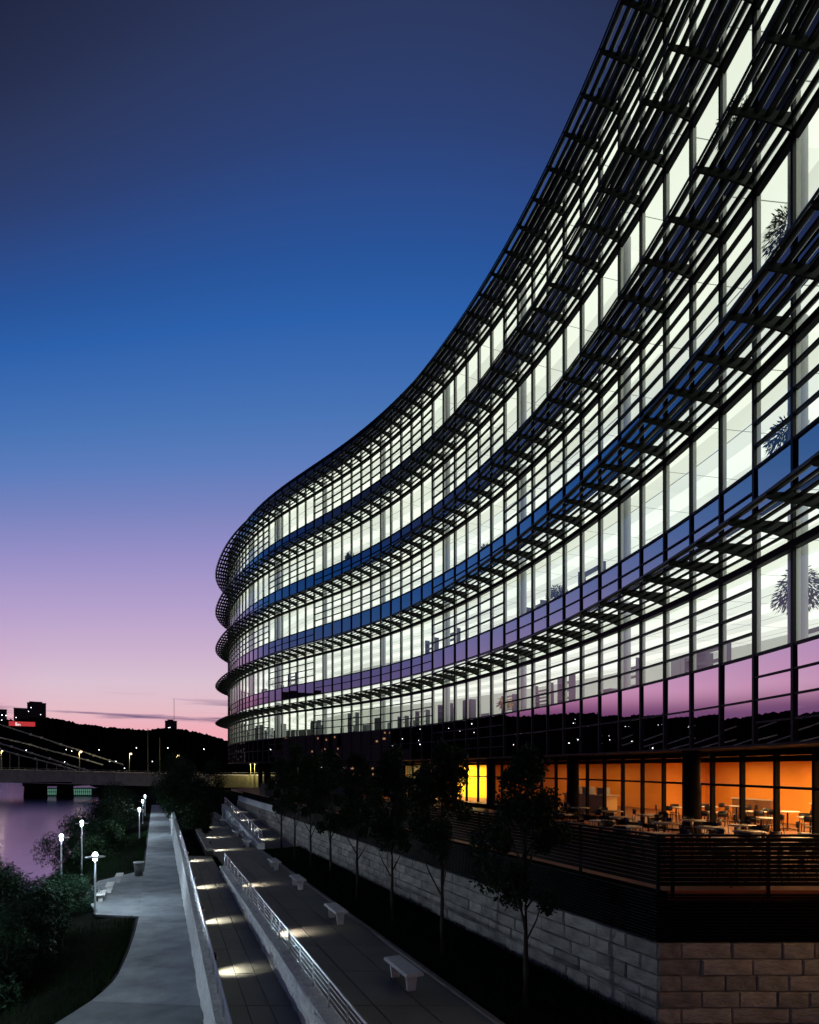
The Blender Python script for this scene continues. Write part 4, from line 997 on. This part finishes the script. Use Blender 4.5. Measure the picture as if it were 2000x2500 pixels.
# ------------------------------------------------------------ hills round the valley
PROFILE = [(-130, 2.2), (-110, 3.0), (-95, 3.6), (-85, 4.2), (-75, 4.6), (-65, 4.4), (-55, 4.9), (-48, 5.1), (-42, 4.8), (-38, 4.4), (-34.6, 3.75), (-33.8, 3.9), (-32, 4.15), (-30.4, 4.1), (-29.2, 3.75), (-27.3, 3.55), (-25.8, 3.4), (-24.5, 3.36),
           (-22.5, 3.5), (-21.1, 3.52), (-19.5, 3.25), (-18.3, 2.95), (-17, 2.42), (-15, 1.7), (-12, 1.2), (-5, .9), (10, .8), (30, 1), (60, 1.5)]
def hill_elev(az): return float(np.interp(az, [p[0] for p in PROFILE], [p[1] for p in PROFILE]))
RH = 1500.
b = MB(); azs = np.arange(-130, 60.01, .12); rg = np.random.default_rng(8); n = 6
rough = np.cumsum(rg.normal(0, .5, len(azs))); rough -= np.convolve(rough, np.ones(25)/25, 'same'); rough = np.clip(rough, -2.0, 2.0)
for k, az in enumerate(azs):
    top = EYE+math.tan(R(hill_elev(az)))*RH + rough[k]*1.1+rg.normal(0, 1.2)
    for j, (rr, zz) in enumerate(((560, -3.5), (760, top*.10), (1050, top*.45), (1320, top*.82), (1500, top), (1800, top*.7))):
        rr = rr + (0 if j in (0, 4) else 12*math.sin(az*.7+j)); b.v.append((math.sin(R(az))*rr, math.cos(R(az))*rr, zz+(rg.normal(0, 3.0) if 0 < j < 4 else 0)))
for k in range(len(azs)-1):
    for j in range(n-1): q = k*n+j; b.f.append((q, q+1, q+n+1, q+n)); b.m.append(0)
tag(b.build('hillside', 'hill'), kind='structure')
def at_az(px, rr=RH):      # ground plan point on the ring for a picture column
    a = math.atan2(px-1000, F); return math.sin(a)*rr, math.cos(a)*rr, a
def ridge_building(px0, px1, h, lab, step=None, zoff=0., lights=3, seed=0):
    xm, ym, a = at_az((px0+px1)/2, RH-15); d = math.hypot(xm, ym); w = (px1-px0)/F*ym; z = EYE+math.tan(R(hill_elev(math.degrees(a))))*RH-6+zoff
    r = empty('hilltop_building', (xm, ym, z), -a, lab, 'building'); b = MB(); b.box(-w/2, w/2, -8, 8, 0, h); b.build('wall', 'building', r)
    b = MB(); b.box(-w/2-.5, w/2+.5, -8.5, 8.5, h+.01, h+1); b.build('roof', 'building', r)
    if step: b = MB(); b.box(-w/2+step[0]*w, -w/2+step[1]*w, -6, 6, h+1.01, h+step[2]); b.build('penthouse', 'building', r)
    rg = random.Random(seed)
    for k in range(lights): x = rg.uniform(-w*.4, w*.4); zz = rg.uniform(4, h*.8); b = MB(); b.box(x-.55, x+.55, -8.06, -8.002, zz, zz+1.0); b.build('window', 'whiteglow', r)
ridge_building(70, 109, 34, 'tall dark block on the hilltop beside the red sign', (.1, .8, 3.5), lights=2, seed=1); ridge_building(37, 72, 25, 'lower dark wing on the hilltop behind the red sign', lights=2, seed=2)
ridge_building(-12, 14, 27, 'flat dark block on the hilltop left of the red sign', lights=5, seed=3); ridge_building(404, 431, 21, 'dark block on the wooded ridge below the radio mast', (.2, .7, 4), zoff=1, lights=2, seed=4)
x, y, a = at_az(54, 1190); z = EYE-(1773-1875)/F*y
sg = empty('hilltop_sign', (x, y, z-12), -a, 'long red illuminated sign with white lettering on the dark hillside', 'sign')
w = 54/F*y; h = 11/F*y
b = MB(); b.box(-w/2, w/2, -.4, .4, 12, 12+h); b.build('face', 'redsign', sg)
for s in (-.4, 0, .4): b = MB(); b.box(s*w-.4, s*w+.4, .45, 1.2, -8, 12); b.build('leg', 'black', sg)
def glyph(name, segs, x0):
    b = MB()
    for u0, v0, u1, v1 in segs: b.box(x0+u0, x0+u1, -.55, -.401, 12+v0, 12+v1)
    b.build(name, 'signletter', sg)
u = w*.06; q = h*.78; o_ = -w*.25
glyph('letter', [(0, h*.1, u*.25, q), (0, h*.1, u*.9, h*.22), (0, q*.5, u*.9, q*.62), (0, q*.9, u*.8, q), (u*.7, h*.15, u*.95, q*.95)], o_)
glyph('letter', [(0, h*.1, u*.22, q*.6), (0, q*.5, u*.8, q*.62), (u*.62, h*.1, u*.84, q*.6), (0, h*.1, u*.8, h*.2)], o_+u*1.25)
glyph('letter', [(0, q*.3, u*.2, q*.6), (u*.5, h*.05, u*.7, q*.6), (0, q*.28, u*.6, q*.38)], o_+u*2.4)
x, y, a = at_az(425, RH); z0 = EYE+math.tan(R(3.5))*RH-4; ms = empty('radio_mast', (x, y, z0), -a, 'slender lattice radio mast rising from the wooded ridge', 'mast'); hm = EYE-(1705-1875)/F*y-z0
for k in range(3): t = k*2.1; b = MB(); b.tube([(1.5*math.cos(t), 1.5*math.sin(t), 0), (.3*math.cos(t), .3*math.sin(t), hm)], .22, 5); b.build('mast_leg', 'redpaint' if False else 'building', ms)
for k in range(14): z = hm*k/14; rr = 1.5-1.2*k/14; b = MB(); b.tube([(rr*math.cos(t), rr*math.sin(t), z) for t in (0, 2.1, 4.2, 6.28)], .14, 5); b.build('brace', 'building', ms)
# lights of the far town: too many to count
b = MB(); rg = np.random.default_rng(17)
def dot(p, r): b.lathe([(0, -r), (r*.8, -r*.5), (r, 0), (r*.8, r*.5), (0, r)], p, 6)
for k in range(120):
    az = R(rg.uniform(-100, -36.5)); t = rg.random(); rr = 740+t*560; top = math.tan(R(hill_elev(math.degrees(az))))*RH
    z = float(np.interp(rr, [560, 760, 1050, 1320], [-1, top*.1, top*.45, top*.82]))+5; dot((math.sin(az)*rr, math.cos(az)*rr, z), rg.uniform(.4, .8))
for px, py in ((162, 1830), (175, 1834), (242, 1831), (268, 1859), (283, 1859), (333, 1826), (372, 1859), (410, 1826), (498, 1829), (304, 1876), (158, 1860), (64, 1832), (112, 1757), (117, 1764), (338, 1785), (375, 1786), (390, 1786), (398, 1785), (406, 1783), (452, 1786), (458, 1787), (5, 1746), (15, 1747)):
    rr = 640 if py > 1800 else RH-40; a = math.atan2(px-1000, F); d = math.cos(a)*rr; dot((math.sin(a)*rr, d, EYE-(py-1875)/F*d), rr*.00062)
tag(b.build('town_lights', 'whiteglow'), 'scattered white street lights over the dark hillside', 'lights', kind='stuff')
# north bank: embankment, blocks and a row of lamps that the glass mirrors
xs_mesh('north_bank', [-300, 0, 200, 500, 900], lambda y: [(-1600, 1.5), (-260-.30*y, 1.5), (-215-.40*y, .8), (-195-.45*y, -4.5)], 'soil')
def town_block(x, y, rz, w, d, h, lab, seed):
    r = empty('riverside_building', (x, y, 1.0), rz, lab, 'building', 'buildings on the far bank'); b = MB(); b.box(-w/2, w/2, -d/2, d/2, 0, h); b.build('wall', 'building', r)
    b = MB(); b.box(-w/2-.4, w/2+.4, -d/2-.4, d/2+.4, h+.01, h+.8); b.build('roof', 'building', r); rg = random.Random(seed)
    for fl in range(int(h/3.6)):
        for k in range(int(w/4)):
            if rg.random() < .16:
                b = MB(); x0 = -w/2+1.2+k*4; b.box(x0, x0+rg.choice([.7, 1.2, 1.6]), -d/2-.05, -d/2-.002, 1.6+fl*3.6, 2.7+fl*3.6); b.build('window', 'warmwin', r)
town_block(-305, 152, R(75), 44, 20, 50, 'dark slab block on the far bank mirrored in the second spandrel band', 4); town_block(-300, 92, R(75), 34, 20, 30, 'far bank office block reflected in the lower glazing', 1); town_block(-290, 45, R(80), 26, 20, 40, 'tall far bank block reflected in the spandrels', 2); town_block(-330, 190, R(65), 44, 20, 17, 'low far bank block with lit windows', 3)
for k in range(16):
    y = -10+k*19.; x = -225-.40*y; r = empty('riverside_lamp', (x, y, 1.0), label='white street lamp in the row along the far bank', cat='street lamp', group='lamps along the far bank')
    b = MB(); b.tube([(0, 0, 0), (0, 0, 6)], .1, 6); b.build('pole', 'blacksteel', r); b = MB(); b.lathe([(0, -.35), (.35, -.2), (.4, 0), (.2, .25), (0, .3)], (0, 0, 6.2), 8); b.build('lamp_head', 'whiteglow', r, True)
